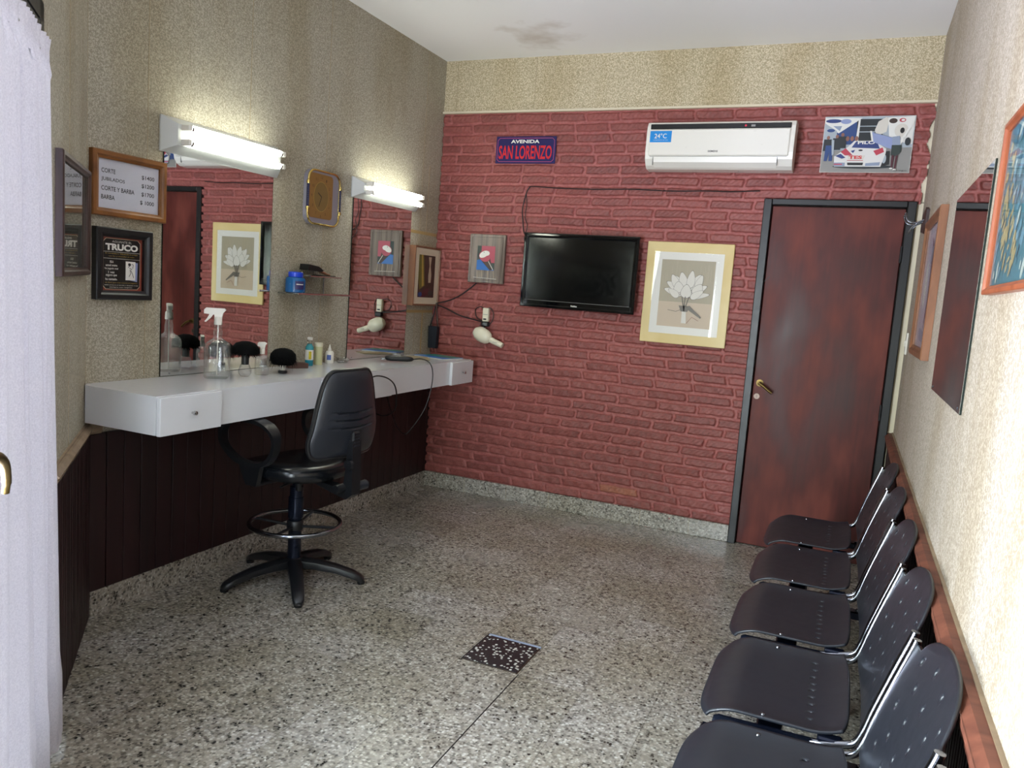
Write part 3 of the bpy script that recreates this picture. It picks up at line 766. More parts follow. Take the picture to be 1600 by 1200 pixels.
def hairbrush():
    t = thing('hairbrush', 'black paddle brush with a brown wooden handle on the upper glass shelf', 'brush', (.055, -1.46, 1.4225), R(90))
    b = MB(); b.tube(spline([(.0, 0, .042), (.05, 0, .040), (.10, 0, .026), (.15, 0, .014), (.19, 0, .008)], 5), [.010] * 8 + [.008] * 8 + [.0055] * 5, 'frame_brown', 10); b.build('handle', t)
    b = MB(); b.prism([(-.03, .026), (.09, .022), (.10, .030), (.06, .048), (-.025, .056)], -.028, .028, 'ink_black', 'y'); b.build('brush_head', t)
    b = MB()
    for i in range(9):
        for j in range(5): b.tube([(-.022 + i * .013, -.022 + j * .011, .030), (-.022 + i * .013, -.022 + j * .011, .004)], .001, 'ink_black', 4)
    b.build('bristles', t)
    t = thing('comb', 'flat dark tapering comb lying beside the hairbrush on the upper glass shelf', 'comb', (.04, -1.30, 1.4222), R(90))
    b = MB(); b.prism([(-.09, -.012), (.02, -.012), (.10, -.004), (.10, .002), (-.09, .010)], 0, .005, 'ink_black', 'z')
    b.build('comb_back', t)
    b = MB()
    for k in range(20): b.box((-.088 + k * .0055, -.026, .0005), (-.086 + k * .0055, -.011, .0035), 'ink_black')
    b.build('comb_teeth', t)
hairbrush()

CZ = .9465
def spray_big():
    t = thing('spray_bottle', 'tall clear square spray bottle with white trigger, largest on the counter', 'spray bottle', (.150, -2.175, CZ), R(38))
    b = MB()
    def sec(z, a, r):  # rounded square ring
        p = []
        for k in range(32):
            th = 2 * math.pi * k / 32; c, s = math.cos(th), math.sin(th); q = (abs(c) ** r + abs(s) ** r) ** (-1 / r); p.append((a * c * q, a * s * q, z))
        return p
    def skin(rings, m):
        vs = [v for r_ in rings for v in r_]; n = 32
        fs = [(i * n + k, i * n + (k + 1) % n, (i + 1) * n + (k + 1) % n, (i + 1) * n + k) for i in range(len(rings) - 1) for k in range(n)]
        fs += [tuple(range(n))[::-1], tuple((len(rings) - 1) * n + k for k in range(n))]
        b.add(vs, fs, m, True)
    skin([sec(0, .046, 7), sec(.004, .050, 7), sec(.010, .051, 7), sec(.138, .052, 7), sec(.150, .049, 5), sec(.162, .036, 3), sec(.172, .021, 2.2), sec(.182, .0175, 2), sec(.205, .0185, 2), sec(.235, .0135, 2)], 'bottle_plastic'); b.build('bottle', t)
    b = MB(); b.v = []; 
    bb = MB(); bb.lathe([(.0165, .233), (.0175, .236), (.0165, .262), (.015, .268)], 'white_plastic', n=20)
    bb.prism([(-.058, .296), (-.058, .280), (-.016, .276), (-.014, .262), (.016, .262), (.020, .285), (.032, .298), (.026, .305), (-.050, .305)], -.010, .010, 'white_plastic', 'y'); bb.build('spray_head', t)
    bb = MB(); bb.prism([(-.020, .279), (-.036, .279), (-.044, .262), (-.056, .245), (-.050, .243), (-.034, .258), (-.026, .268)], -.005, .005, 'white_plastic', 'y'); bb.build('trigger', t)
    bb = MB(); bb.tube([(0, 0, .012), (0, 0, .235)], .0025, 'white_plastic', 6); bb.build('dip_tube', t)
spray_big()
def spray_small():
    t = thing('spray_bottle', 'small clear spray bottle with white nozzle standing between the two black brushes', 'spray bottle', (.190, -1.935, CZ), R(40))
    b = MB(); b.lathe([(.028, 0), (.031, .004), (.031, .070), (.026, .086), (.012, .096), (.010, .100)], 'bottle_plastic', n=24, sy=.85); b.build('bottle', t)
    b = MB(); b.lathe([(.012, .098), (.012, .118), (.009, .122)], 'white_plastic', n=18)
    b.prism([(-.022, .147), (-.022, .135), (-.010, .130), (-.009, .120), (.010, .120), (.014, .140), (.020, .148), (.010, .154), (-.016, .153)], -.008, .008, 'white_plastic', 'y'); b.build('spray_head', t)
spray_small()
def dome_bristles(mb, r, z_base, z_top, droop, rng, n=1100):
    mb.lathe([(r * .15, z_base + .004), (r * .75, z_base - droop * .4), (r * .93, z_base + .004), (r * .90, z_base + (z_top - z_base) * .45), (r * .62, z_base + (z_top - z_base) * .82), (r * .25, z_top - .003), (0, z_top - .002)], 'hair_black', n=28)
    for _ in range(n):
        a = rng.uniform(0, 6.283); e = rng.uniform(-.1, 1.45); rr = r * (1 + rng.uniform(-.06, .12))
        def P(e_, k=1.): return Vector((math.cos(a) * math.cos(e_) * rr * k, math.sin(a) * math.cos(e_) * rr * k, z_base + math.sin(e_) * (z_top - z_base) * k))
        p, q = P(e, .80), P(e - .12, 1.03); q.z -= droop * max(0, .5 - e) * rng.uniform(.3, 1.2)
        sd = Vector((-math.sin(a), math.cos(a), 0)) * .0024
        mb.add([p - sd, p + sd, q], [(0, 1, 2)], 'hair_black')
def neck_brushes():
    rng = random.Random(11)
    t = thing('neck_duster', 'round black neck duster brush on a clear faceted base beside the tall spray bottle', 'brush', (.185, -2.040, CZ))
    b = MB(); b.lathe([(.018, 0), (.028, .014), (.029, .030), (.022, .048), (.019, .056)], 'acrylic', n=8); b.build('base', t)
    b = MB(); b.lathe([(.016, .054), (.017, .060), (.017, .100)], 'black_plastic', n=20); b.build('handle', t)
    b = MB(); dome_bristles(b, .068, .103, .162, .008, rng); b.build('bristles', t, fix=False)
    t = thing('neck_duster', 'black neck duster brush with drooping bristles and white handle on small black foot', 'brush', (.200, -1.800, CZ))
    b = MB(); b.lathe([(.019, 0), (.022, .003), (.022, .011), (.018, .014)], 'black_plastic', n=20); b.build('base', t)
    b = MB(); b.lathe([(.012, .014), (.012, .030), (.015, .052), (.014, .070)], 'white_plastic', n=16); b.build('handle', t)
    b = MB(); dome_bristles(b, .066, .066, .122, .060, rng, 1500); b.build('bristles', t, fix=False)
neck_brushes()
def small_items():
    b = MB(); b.box((-.055, -.03, 0), (.055, .03, .026), 'box_brown', .003); tag(b.build('small_box', loc=(.095, -1.57, CZ), rotz=R(62)), 'low dark brown box on the counter against the wall behind the drooping brush', 'box')
    t = thing('pump_bottle', 'slim teal pump bottle with yellow label, leftmost of the small bottles by the wall', 'bottle', (.070, -1.435, CZ))
    b = MB(); b.lathe([(.019, 0), (.021, .004), (.021, .030)], 'liquid_teal', n=20); b.lathe([(.021, .030), (.021, .100), (.013, .112), (.011, .118)], 'teal', n=20); b.build('bottle', t)
    b = MB(); b.lathe([(.0213, .032), (.0213, .085)], 'ink_white', n=20); b.build('paper_label', t)
    b = MB(); b.box((.012, -.022, .036), (.020, .006, .078), 'label_yellow', .002); b.build('label_patch', t)
    b = MB(); b.lathe([(.013, .116), (.013, .132), (.008, .136)], 'clear_glass', n=16); b.box((-.014, -.008, .136), (.016, .008, .152), 'white_plastic', .004); b.build('pump', t)
    t = thing('canister', 'plain pale yellow-green cylinder canister standing between teal bottle and dropper bottle', 'bottle', (.060, -1.345, CZ))
    b = MB(); b.lathe([(.021, 0), (.022, .003), (.022, .098), (.019, .100)], 'canister', n=24); b.build('can', t)
    b = MB(); b.lathe([(.0235, .098), (.0235, .116), (.020, .119), (0, .119)], 'cream_plastic', n=24); b.build('cap', t)
    t = thing('dropper_bottle', 'small white bottle with pointed nozzle and blue label near the second mirror', 'bottle', (.052, -1.235, CZ))
    b = MB(); b.lathe([(.022, 0), (.024, .003), (.024, .058), (.018, .068), (.010, .070)], 'white_plastic', n=24); b.build('bottle', t)
    b = MB(); b.lathe([(.010, .070), (.010, .078), (.007, .084), (.002, .104), (0, .105)], 'white_plastic', n=16); b.build('nozzle', t)
    b = MB()
    for k in range(-3, 3):
        a = R(-60 + k * 9); a2 = R(-60 + (k + 1) * 9); r = .0245
        b.add([(r * math.cos(a), r * math.sin(a), .020), (r * math.cos(a2), r * math.sin(a2), .020), (r * math.cos(a2), r * math.sin(a2), .048), (r * math.cos(a), r * math.sin(a), .048)], [(0, 1, 2, 3)], 'label_blue')
    b.build('paper_label', t)
    b = MB(); b.lathe([(.024, 0), (.030, .004), (.032, .024), (.029, .024), (.026, .006), (0, .005)], 'clear_glass', n=24); tag(b.build('glass_dish', loc=(.055, -1.11, CZ)), 'small low clear glass dish on the counter right of the dropper bottle', 'dish')
small_items()
def clipper():
    t = thing('hair_clipper', 'black corded hair clipper lying on the white counter behind the chair', 'hair clipper', (.235, -.80, CZ), R(30))
    b = MB(); sec = [(-.085, .010, .006), (-.075, .020, .014), (-.05, .024, .018), (0, .021, .017), (.05, .022, .016), (.075, .016, .012), (.085, .006, .006)]
    vs = []; n = 16
    for x, ry, rz in sec:
        for k in range(n): a = 2 * math.pi * k / n; vs.append((x, ry * math.cos(a), .022 + rz * math.sin(a)))
    b.add(vs, [(i * n + k, i * n + (k + 1) % n, (i + 1) * n + (k + 1) % n, (i + 1) * n + k) for i in range(len(sec) - 1) for k in range(n)] + [tuple(range(n))[::-1], tuple((len(sec) - 1) * n + k for k in range(n))], 'black_plastic', True); b.build('clipper_body', t)
    b = MB(); b.box((-.100, -.022, .012), (-.080, .022, .020), 'steel_tube', .002)
    for k in range(14): b.box((-.106, -.021 + k * .003, .013), (-.100, -.0195 + k * .003, .018), 'steel_tube')
    b.build('blade', t)
    b = MB(); b.box((-.02, -.006, .036), (.01, .006, .043), 'grey_plastic', .002); b.build('switch', t)
    cd = MB(); c = math.cos(R(30)); s = math.sin(R(30))
    def L(x, y, z):  # world -> local
        dx_, dy_ = x - .235, y + .80; return (dx_ * c + dy_ * s, -dx_ * s + dy_ * c, z - CZ)
    cd.tube(spline([L(.305, -.755, .968), L(.35, -.74, .975), L(.405, -.735, .958), L(.432, -.735, .90), L(.432, -.745, .80), L(.41, -.77, .68), L(.37, -.82, .58), L(.33, -.84, .53), L(.25, -.80, .55), L(.14, -.70, .62), L(.05, -.62, .70)], 8), .0035, 'cord', 8); cd.build('power_cord', t)
    cd = MB(); cd.tube(spline([(.428, -1.42, .91), (.436, -1.34, .925), (.440, -1.24, .905), (.436, -1.16, .86), (.428, -1.12, .79), (.40, -1.09, .71), (.30, -1.05, .66), (.15, -1.0, .68)], 8), .0038, 'cord', 8)
    tag(cd.build('appliance_cord'), 'black cord clipped along the counter front, emerging from behind the chair back', 'cord')
clipper()
def folders():
    t = thing('magazine', 'glossy blue and green magazine lying at the far end of the counter', 'magazine', (.215, -.275, CZ), R(-12))
    b = MB(); b.box((-.125, -.10, 0), (.125, .10, .006), 'ink_white', .001); b.build('pages', t)
    b = MB(); b.box((-.127, -.102, .006), (.127, .102, .0075), 'folder_blue'); rect(b, 0, 0, 0, 0, 0, 'folder_blue'); b.add([(-.12, -.02, .0078), (.12, -.02, .0078), (.12, .098, .0078), (-.12, .098, .0078)], [(0, 1, 2, 3)], 'folder_green'); b.build('cover', t)
    b = MB(); b.box((-.07, -.10, 0), (.07, .10, .004), 'tan_paper', .001); tag(b.build('paper_stack', loc=(.17, -.47, CZ), rotz=R(35)), 'thin tan papers on the counter beside the blue magazine', 'paper')
folders()
def corner_pic():
    t = thing('framed_picture', 'narrow brown framed still life with bottles in the far left corner', 'picture', (0, -.365, 1.275), LEFT); wd, h = .345, .390
    b = MB(); frame(b, 0, wd, 0, h, .018, -.001, -.048, 'frame_brown', .002); b.build('frame', t)
    b = MB(); b.box((.012, -.040, .012), (wd - .012, -.002, h - .012), 'mount_cream'); b.build('mount', t)
    b = MB(); x0, x1, z0, z1 = .065, wd - .065, .055, h - .055; y = -.0405; rect(b, x0, x1, z0, z1, y, 'ink_brownart'); y -= .0003
    flat(b, [(x0, z1), (x0 + .06, z1), (x0 + .09, z0 + .08), (x0 + .02, z0 + .05), (x0, z0 + .12)], y, 'ink_olive')
    flat(b, [(x0 + .03, z1), (x0 + .045, z1), (x0 + .075, z0 + .08), (x0 + .05, z0 + .07)], y - .0003, 'ink_gold2')
    flat(b, [(x0 + .125, z1 - .01), (x0 + .165, z1 - .01), (x0 + .155, z1 - .07), (x0 + .170, z1 - .13), (x0 + .165, z0 + .10), (x0 + .135, z0 + .10), (x0 + .13, z1 - .13), (x0 + .140, z1 - .07)], y, 'ink_cream')
    flat(b, [(x0 + .03, z0), (x0 + .10, z0), (x0 + .12, z0 + .06), (x0 + .07, z0 + .05)], y - .0003, 'ink_wine'); ell(b, x0 + .03, z0 + .02, .025, .015, y - .0006, 'ink_navy'); ell(b, x0 + .12, z0 + .04, .03, .022, y - .0009, 'ink_wine'); ell(b, x0 + .165, z0 + .03, .03, .02, y - .0012, 'ink_green')
    b.build('artwork', t)
    b = MB(); b.box((.017, -.0445, .017), (wd - .017, -.0435, h - .017), 'picture_glass'); b.build('glass', t)
corner_pic()
def pouch():
    t = thing('hanging_pouch', 'black rectangular pouch hanging on a dark strap in the far left corner', 'pouch', (.040, -.055, .985), 0)
    b = MB(); b.prism([(-.030, .150), (.038, .150), (.034, 0), (-.024, 0)], -.018, .018, 'pouch', 'y'); b.build('pouch_body', t)
    b = MB(); b.tube([(-.026, 0, .148), (-.002, 0, .235), (.012, -.0, .31)], .004, 'pouch', 6); b.tube([(.034, 0, .148), (.020, 0, .24), (.012, 0, .31)], .006, 'frame_dark_brown', 6); b.build('strap', t)
pouch()

# ------------------------------------------------------------------ back wall things (local = world axes, -y into room)
BY = -.020
def street_sign():
    t = thing('street_sign', 'dark blue enamel street sign reading AVENIDA SAN LORENZO on the brick wall', 'sign', (.412, BY, 2.240)); wd, h = .420, .172
    b = MB(); b.box((0, -.008, 0), (wd, 0, h), 'enamel_blue', .002); b.build('plate', t)
    b = MB(); y = -.0086; c = .014; m0 = .012
    x0, x1, z0, z1 = m0, wd - m0, m0, h - m0
    oc = [(x0 + c, z0), (x1 - c, z0), (x1, z0 + c), (x1, z1 - c), (x1 - c, z1), (x0 + c, z1), (x0, z1 - c), (x0, z0 + c)]
    stroke(b, oc + [oc[0]], .0028, y, 'enamel_pink'); text(b, 'AVENIDA', .105, .128, .200, .022, y, 'ink_white', .03); text(b, 'SAN LORENZO', .022, .028, .372, .086, y, 'enamel_red', .02); b.build('lettering', t)
street_sign()
def ac():
    t = thing('air_conditioner', 'white wall split air conditioner with black strip and blue 24 degree sticker', 'air conditioner', (1.455, BY + .004, 2.190)); wd, h, D = .825, .272, .165
    prof = [(0, .010), (0, h), (-D + .055, h), (-D + .020, h - .010), (-D + .004, h - .035), (-D, h - .06), (-D - .004, .09), (-D + .004, .055), (-D + .030, .020), (-D + .06, .004), (-.03, 0)]
    b = MB(); b.prism(prof, .006, wd - .006, 'white_plastic', 'x')
    for x0, x1 in ((0, .014), (wd - .014, wd)): b.prism([(p[0] + (.003 if p[0] < -.05 else 0), p[1]) for p in prof], x0, x1, 'white_plastic', 'x')
    b.build('housing', t)
    b = MB(); b.box((.022, -D - .004, .222), (wd - .022, -D + .030, .250), 'glossy_black', .002); b.build('display_strip', t)
    b = MB(); b.box((.020, -D - .012, .070), (wd - .022, -D + .01, .220), 'white_plastic', .006); b.build('front_panel', t)
    b = MB(); b.prism([(-D - .004, .062), (-D + .002, .036), (-D + .034, .010), (-D + .040, .016), (-D + .010, .040), (-D + .006, .062)], .052, wd - .082, 'white_plastic', 'x'); b.build('louver', t)
    b = MB(); rect(b, .03, wd - .03, .0655, .0675, -D - .0065, 'grey_plastic'); b.box((.048, -D - .0052, .02), (.050, -D + .01, .064), 'grey_plastic'); b.box((wd - .080, -D - .0052, .02), (wd - .078, -D + .01, .064), 'grey_plastic'); b.build('seam', t)
    y = -D - .0128
    b = MB(); rect(b, .024, .150, .146, .210, y, 'sticker_blue'); text(b, '24\u00b0C', .050, .168, .072, .028, y - .0004, 'ink_white', .01); text(b, 'temperatura de uso', .045, .155, .085, .006, y - .0004, 'ink_white'); b.build('sticker', t)
    b = MB(); text(b, 'SIEMENS', .365, .090, .056, .010, y - .0004, 'ink_black', .02); b.build('lettering', t)
    b = MB(); ell(b, .560, .236, .006, .006, -D - .0046, 'led_red', 12); b.build('indicator_light', t)
    b = MB(); rect(b, .590, .612, .230, .241, -D - .0046, 'grey_plastic'); b.build('display', t)
ac()
def car_photo():
    t = thing('photo_print', 'photo print of a white race car on track above the door', 'photo', (2.418, BY, 2.200)); wd, h = .452, .300
    b = MB(); b.box((0, -.006, 0), (wd, 0, h), 'ink_white'); b.build('board', t)
    b = MB(); y = -.0064; st = .00025
    def X(u): return u * wd
    def Z(v): return (1 - v) * h
    def P(pts, m):
        nonlocal y; flat(b, [(X(u), Z(v)) for u, v in pts], y, m); y -= st
    def E(u, v, ru, rv, m, rot=0):
        nonlocal y; ell(b, X(u), Z(v), ru * wd, rv * h, y, m, 18, rot); y -= st
    P([(.004, .004), (.996, .004), (.996, .996), (.004, .996)], 'ink_sky'); P([(.004, .62), (.996, .55), (.996, .996), (.004, .996)], 'ink_tarmac')
    P([(.15, .2), (.40, .08), (.40, .5), (.15, .5)], 'ink_navy'); P([(.36, .05), (.66, .05), (.66, .42), (.38, .45)], 'ink_darkwall'); P([(.38, .05), (.40, .05), (.40, .5), (.37, .5)], 'ink_banner')
    P([(.40, .17), (.64, .17), (.64, .185), (.40, .185)], 'ink_sky'); P([(.40, .27), (.64, .27), (.64, .285), (.40, .285)], 'ink_sky')
    P([(.004, .02), (.42, .03), (.17, .30), (.004, .12)], 'ink_banner'); E(.10, .08, .09, .035, 'ink_carblue'); E(.24, .09, .06, .045, 'ink_flagblue'); P([(.1, .17), (.2, .17), (.18, .26)], 'ink_bluegrey')
    P([(.0045, .12), (.15, .26), (.12, .38), (.0045, .34)], 'ink_sky'); E(.08, .25, .045, .03, 'ink_navy')
    P([(.57, .25), (.60, .10), (.68, .02), (.72, .05), (.70, .28), (.60, .36)], 'ink_petal'); P([(.70, .03), (.99, .01), (.99, .50), (.74, .42)], 'ink_banner')
    E(.76, .09, .045, .045, 'ink_brownart'); E(.86, .08, .035, .035, 'ink_carred'); E(.865, .08, .02, .02, 'ink_white'); E(.86, .26, .075, .12, 'ink_petal'); E(.87, .26, .024, .05, 'ink_black')
    for u, v in ((.06, .50), (.16, .48), (.22, .45)):
        E(u, v - .12, .018, .035, 'ink_skin'); P([(u - .045, v - .09), (u + .045, v - .09), (u + .05, v + .12), (u - .05, v + .12)], 'ink_darkwall')
    P([(.04, .52), (.12, .52), (.13, .80), (.09, .80), (.085, .64), (.07, .80), (.035, .80)], 'ink_navy'); P([(.10, .42), (.13, .42), (.14, .68), (.12, .7)], 'ink_sky')
    for u in (.28, .33, .38): E(u, .40, .02, .045, 'ink_skin')
    # car
    E(.48, .90, .34, .035, 'ink_darkwall')
    P([(.66, .64), (.76, .62), (.77, .86), (.68, .90)], 'ink_black'); E(.71, .76, .022, .08, 'ink_sky')
    P([(.15, .72), (.22, .64), (.30, .54), (.36, .44), (.62, .44), (.66, .52), (.72, .58), (.72, .66), (.68, .90), (.16, .90)], 'ink_carwhite')
    P([(.335, .56), (.38, .45), (.61, .45), (.65, .58)], 'ink_carblue'); text(b, 'PILO', X(.40), Z(.50), .085, .017, y, 'ink_white', .03); y -= st
    P([(.22, .64), (.27, .57), (.31, .63), (.36, .70), (.27, .70)], 'ink_carred'); P([(.58, .62), (.68, .56), (.70, .64), (.62, .70)], 'ink_carred'); P([(.16, .71), (.22, .67), (.28, .74), (.24, .76)], 'ink_carblue'); P([(.33, .62), (.38, .60), (.36, .66)], 'ink_carblue')
    E(.44, .61, .025, .015, 'ink_black')
    P([(.30, .70), (.50, .70), (.48, .775), (.31, .775)], 'ink_petal'); text(b, 'TES', X(.315), Z(.765), .068, .018, y, 'enamel_red', .04); y -= st; P([(.30, .785), (.48, .785), (.48, .795), (.30, .795)], 'ink_carred')
    P([(.305, .83), (.485, .83), (.48, .875), (.31, .875)], 'ink_black'); P([(.155, .83), (.28, .83), (.28, .895), (.16, .895)], 'ink_bluegrey'); P([(.155, .85), (.25, .85), (.25, .87), (.16, .87)], 'ink_carred'); P([(.51, .84), (.67, .82), (.665, .88), (.51, .89)], 'ink_bluegrey')
    # flag and flag bearer
    P([(.52, .27), (.56, .30), (.80, .40), (.79, .60), (.56, .46)], 'ink_flagblue'); P([(.52, .27), (.54, .27), (.57, .46), (.55, .46)], 'ink_banner'); P([(.84, .50), (.97, .10), (.99, .12), (.86, .54)], 'ink_banner')
    P([(.77, .38), (.85, .36), (.87, .54), (.78, .54)], 'ink_bluegrey'); P([(.775, .52), (.88, .52), (.88, .64), (.84, .72), (.775, .70)], 'ink_green')
    P([(.785, .70), (.815, .70), (.81, .92), (.79, .92)], 'ink_wine'); P([(.83, .71), (.855, .70), (.845, .94), (.825, .94)], 'ink_wine'); E(.795, .93, .018, .014, 'ink_white'); E(.835, .95, .018, .014, 'ink_white'); E(.94, .46, .03, .07, 'ink_darkwall')
    text(b, 'Diego', X(.83), Z(.985), .062, .009, y, 'ink_black')
    b.build('photograph', t)
car_photo()
def bird_pic():
    t = thing('framed_picture', 'small grey-wood framed picture of a pink and white bird left of the television', 'picture', (.272, BY, 1.455)); wd, h = .262, .322
    b = MB(); b.box((0, -.022, 0), (wd, 0, h), 'frame_greywood', .003); b.build('frame', t)
    b = MB(); x0, x1, z0, z1 = .062, .192, .085, .245; y = -.0225; rect(b, x0, x1, z0, z1, y, 'ink_green'); y -= .0003; rect(b, x0 + .03, x1, z0 + .05, z1, y, 'ink_birdred'); y -= .0003
    flat(b, [(x0, z0 + .02), (x0 + .05, z0 + .02), (x0 + .11, z0), (x0, z0)], y, 'ink_birdblue'); flat(b, [(x0, z0), (x1, z0), (x0 + .06, z0 + .075), (x0, z0 + .065)], y - .0003, 'ink_birdblue'); y -= .0006
    flat(b, [(x0 + .01, z0 + .10), (x0 + .09, z0 + .10), (x1 - .01, z0 + .005), (x1 - .03, z0 + .0), (x0 + .03, z0 + .065)], y, 'ink_brownart'); y -= .0003
    ell(b, x0 + .055, z0 + .090, .042, .033, y, 'ink_birdred', 24, -.4); y -= .0003; ell(b, x0 + .050, z0 + .105, .036, .020, y, 'ink_white', 20, .5); ell(b, x0 + .072, z0 + .112, .020, .016, y - .0003, 'ink_white', 16); ell(b, x0 + .050, z0 + .118, .003, .003, y - .0006, 'ink_black', 8)
    stroke(b, [(x0 + .085, z0 + .06), (x1 - .008, z0 + .005)], .005, y, 'ink_petal')
    for x in (x0 + .005, x0 + .04, x0 + .085, x1 - .005): stroke(b, [(x, z0), (x + .005, z0 - .055)], .003, y, 'ink_beige')
    stroke(b, [(x0 - .02, z0 - .05), (x1 + .02, z0 - .055)], .003, y, 'ink_petal')
    b.build('artwork', t)
    b = MB(); frame(b, .016, wd - .016, .016, h - .016, .005, -.022, -.025, 'frame_greywood', .001); b.build('bead_moulding', t)
bird_pic()
def tv():
    t = thing('television', 'black flat-screen television mounted on the brick wall', 'television', (.700, BY, 1.325), 0); wd, h = .755, .470
    b = MB(); b.box((.20, -.06, .14), (.55, .006, .34), 'black_plastic', .004); b.build('wall_bracket', t)
    b = MB(); b.box((.015, -.085, .015), (wd - .015, -.055, h - .015), 'black_plastic', .012); frame(b, 0, wd, 0, h, .030, -.085, -.105, 'glossy_black', .006); b.box((.02, -.1035, .0), (wd - .02, -.085, .045), 'glossy_black', .004); b.build('bezel', t)
    b = MB(); b.box((.026, -.094, .044), (wd - .026, -.086, h - .026), 'screen_glass'); b.build('screen', t)
    b = MB(); stroke(b, [(.03, .0455), (wd - .03, .0455)], .0014, -.1045, 'grey_plastic'); text(b, 'Noblex', .350, .018, .042, .011, -.1042, 'ink_white', .02); b.build('lettering', t)
tv()
def flower():
    t = thing('framed_picture', 'large pale framed drawing of white tulips between the television and the door', 'picture', (1.487, BY, 1.168)); wd, h = .518, .612
    b = MB(); b.box((0, -.018, 0), (wd, 0, h), 'mat_yellow', .003); b.build('frame', t)
    b = MB(); rect(b, .052, wd - .052, .060, h - .060, -.0185, 'mount_white'); b.build('mount', t)
    b = MB(); x0, x1, z0, z1 = .098, wd - .098, .105, h - .105; y = -.019; rect(b, x0, x1, z0, z1, y, 'ink_taupe'); rect(b, x0, x1, z0, z0 + .15, y - .0003, 'ink_beige'); y -= .0006
    rng = random.Random(3)
    for k in range(36):
        x = x0 + .004 + k * (x1 - x0 - .008) / 35; stroke(b, [(x, z0 + .002), (x, z0 + rng.uniform(.2, .395))], .0008, y, 'ink_beige')
    y -= .0003; cx = wd / 2
    def petal(x, z, a, l, wv):
        nonlocal y
        pts = []; ca, sa = math.cos(a), math.sin(a)
        for k in range(20):
            th = 2 * math.pi * k / 20; u = l * (.5 + .5 * math.cos(th)); v = wv * math.sin(th) * (1 - .35 * math.cos(th)); pts.append((x + u * ca - v * sa, z + u * sa + v * ca))
        flat(b, pts, y, 'ink_line'); y -= .0002
        c0 = (sum(p[0] for p in pts) / 20, sum(p[1] for p in pts) / 20); flat(b, [(c0[0] + (p[0] - c0[0]) * .94, c0[1] + (p[1] - c0[1]) * .94) for p in pts], y, 'ink_petal'); y -= .0002
    for x, z, a, l, wv in ((-.02, .30, 165, .12, .022), (.02, .29, 10, .125, .018), (-.01, .31, 150, .13, .025), (.01, .30, 28, .13, .024), (-.02, .33, 125, .10, .028), (.03, .33, 62, .11, .028), (-.05, .34, 118, .09, .022), (.06, .34, 70, .09, .02), (-.01, .34, 105, .10, .026), (.02, .34, 85, .11, .024), (-.04, .31, 100, .07, .03), (.05, .30, 60, .08, .03), (0, .28, 88, .085, .032), (.03, .28, 35, .09, .02), (-.04, .285, 145, .08, .02)):
        petal(cx + x, z, R(a), l, wv)
    for p in ([(0, .29), (-.004, .17)], [(-.02, .29), (-.006, .22)], [(.022, .29), (.004, .22)]): stroke(b, [(cx + u, v) for u, v in p], .006, y, 'ink_line')
    flat(b, [(cx - .035, .235), (cx + .035, .235), (cx + .02, .20), (cx - .02, .20)], y, 'ink_line'); flat(b, [(cx, .225), (cx + .10, .165), (cx + .105, .172), (cx + .03, .238)], y - .0003, 'ink_line'); stroke(b, [(cx - .10, .205), (cx - .05, .198), (cx - .01, .215)], .003, y, 'ink_line')
    flat(b, [(cx - .012, .20), (cx + .012, .20), (cx + .018, .13), (cx - .012, .13)], y - .0006, 'ink_petal'); stroke(b, [(cx + .02, .13), (cx + .05, .17), (cx + .09, .15)], .0025, y - .0006, 'ink_skin')
    b.build('artwork', t)
    b = MB(); b.box((.050, -.0280, .058), (wd - .050, -.0272, h - .058), 'picture_glass'); b.build('glass', t)
flower()
def dryer():
    t = thing('power_socket', 'white twin wall socket with black plugs above the hair dryer', 'socket', (.425, BY, 1.185))
    b = MB(); b.box((-.020, -.032, .012), (.024, 0, .105), 'cream_plastic', .005); b.box((-.017, -.034, .060), (.021, -.032, .063), 'grey_plastic'); b.box((-.010, -.0335, .025), (.012, -.0325, .035), 'ink_black'); b.build('socket_body', t)
    b = MB(); b.box((-.024, -.040, -.020), (.030, -.005, .014), 'black_plastic', .006); b.build('plug', t)
    t = thing('hair_dryer', 'cream hair dryer hanging on the brick wall below the white socket', 'hair dryer', (.432, BY - .05, 1.105))
    b = MB(); prof = [(0, -.075), (.025, -.072), (.043, -.050), (.050, -.020), (.049, .012), (.044, .034), (.034, .050), (.020, .060)]
    n = 24; vs = []; ang = R(-22); ca, sa = math.cos(ang), math.sin(ang)
    for r, x in prof:
        for k in range(n): a = 2 * math.pi * k / n; px, pz = x, r * math.sin(a); vs.append((px * ca - pz * sa, r * math.cos(a) * .85, px * sa + pz * ca))
    b.add(vs, [(i * n + k, i * n + (k + 1) % n, (i + 1) * n + (k + 1) % n, (i + 1) * n + k) for i in range(len(prof) - 1) for k in range(n)] + [tuple((len(prof) - 1) * n + k for k in range(n))], 'cream_plastic', True); b.build('dryer_body', t)
    b = MB(); b.tube([(.045, 0, -.018), (.085, 0, -.034), (.145, 0, -.054)], [.021, .020, .018], 'cream_plastic', 16); b.build('handle', t)
    b = MB(); b.lathe([(.0, 0), (.026, .001), (.028, .008)], 'black_plastic', (0, .036, 0), n=20, axis='y'); b.build('air_intake', t)
    b = MB(); b.tube(spline([(.0, .03, .04), (-.02, .03, .06), (.0, .02, .075)], 5), .004, 'steel_tube', 8); b.build('hanging_loop', t)
    b = MB(); text(b, 'Philco', .082, -.040, .030, .008, -.0215, 'grey_plastic', .01, 0); b.build('lettering', t)
dryer()
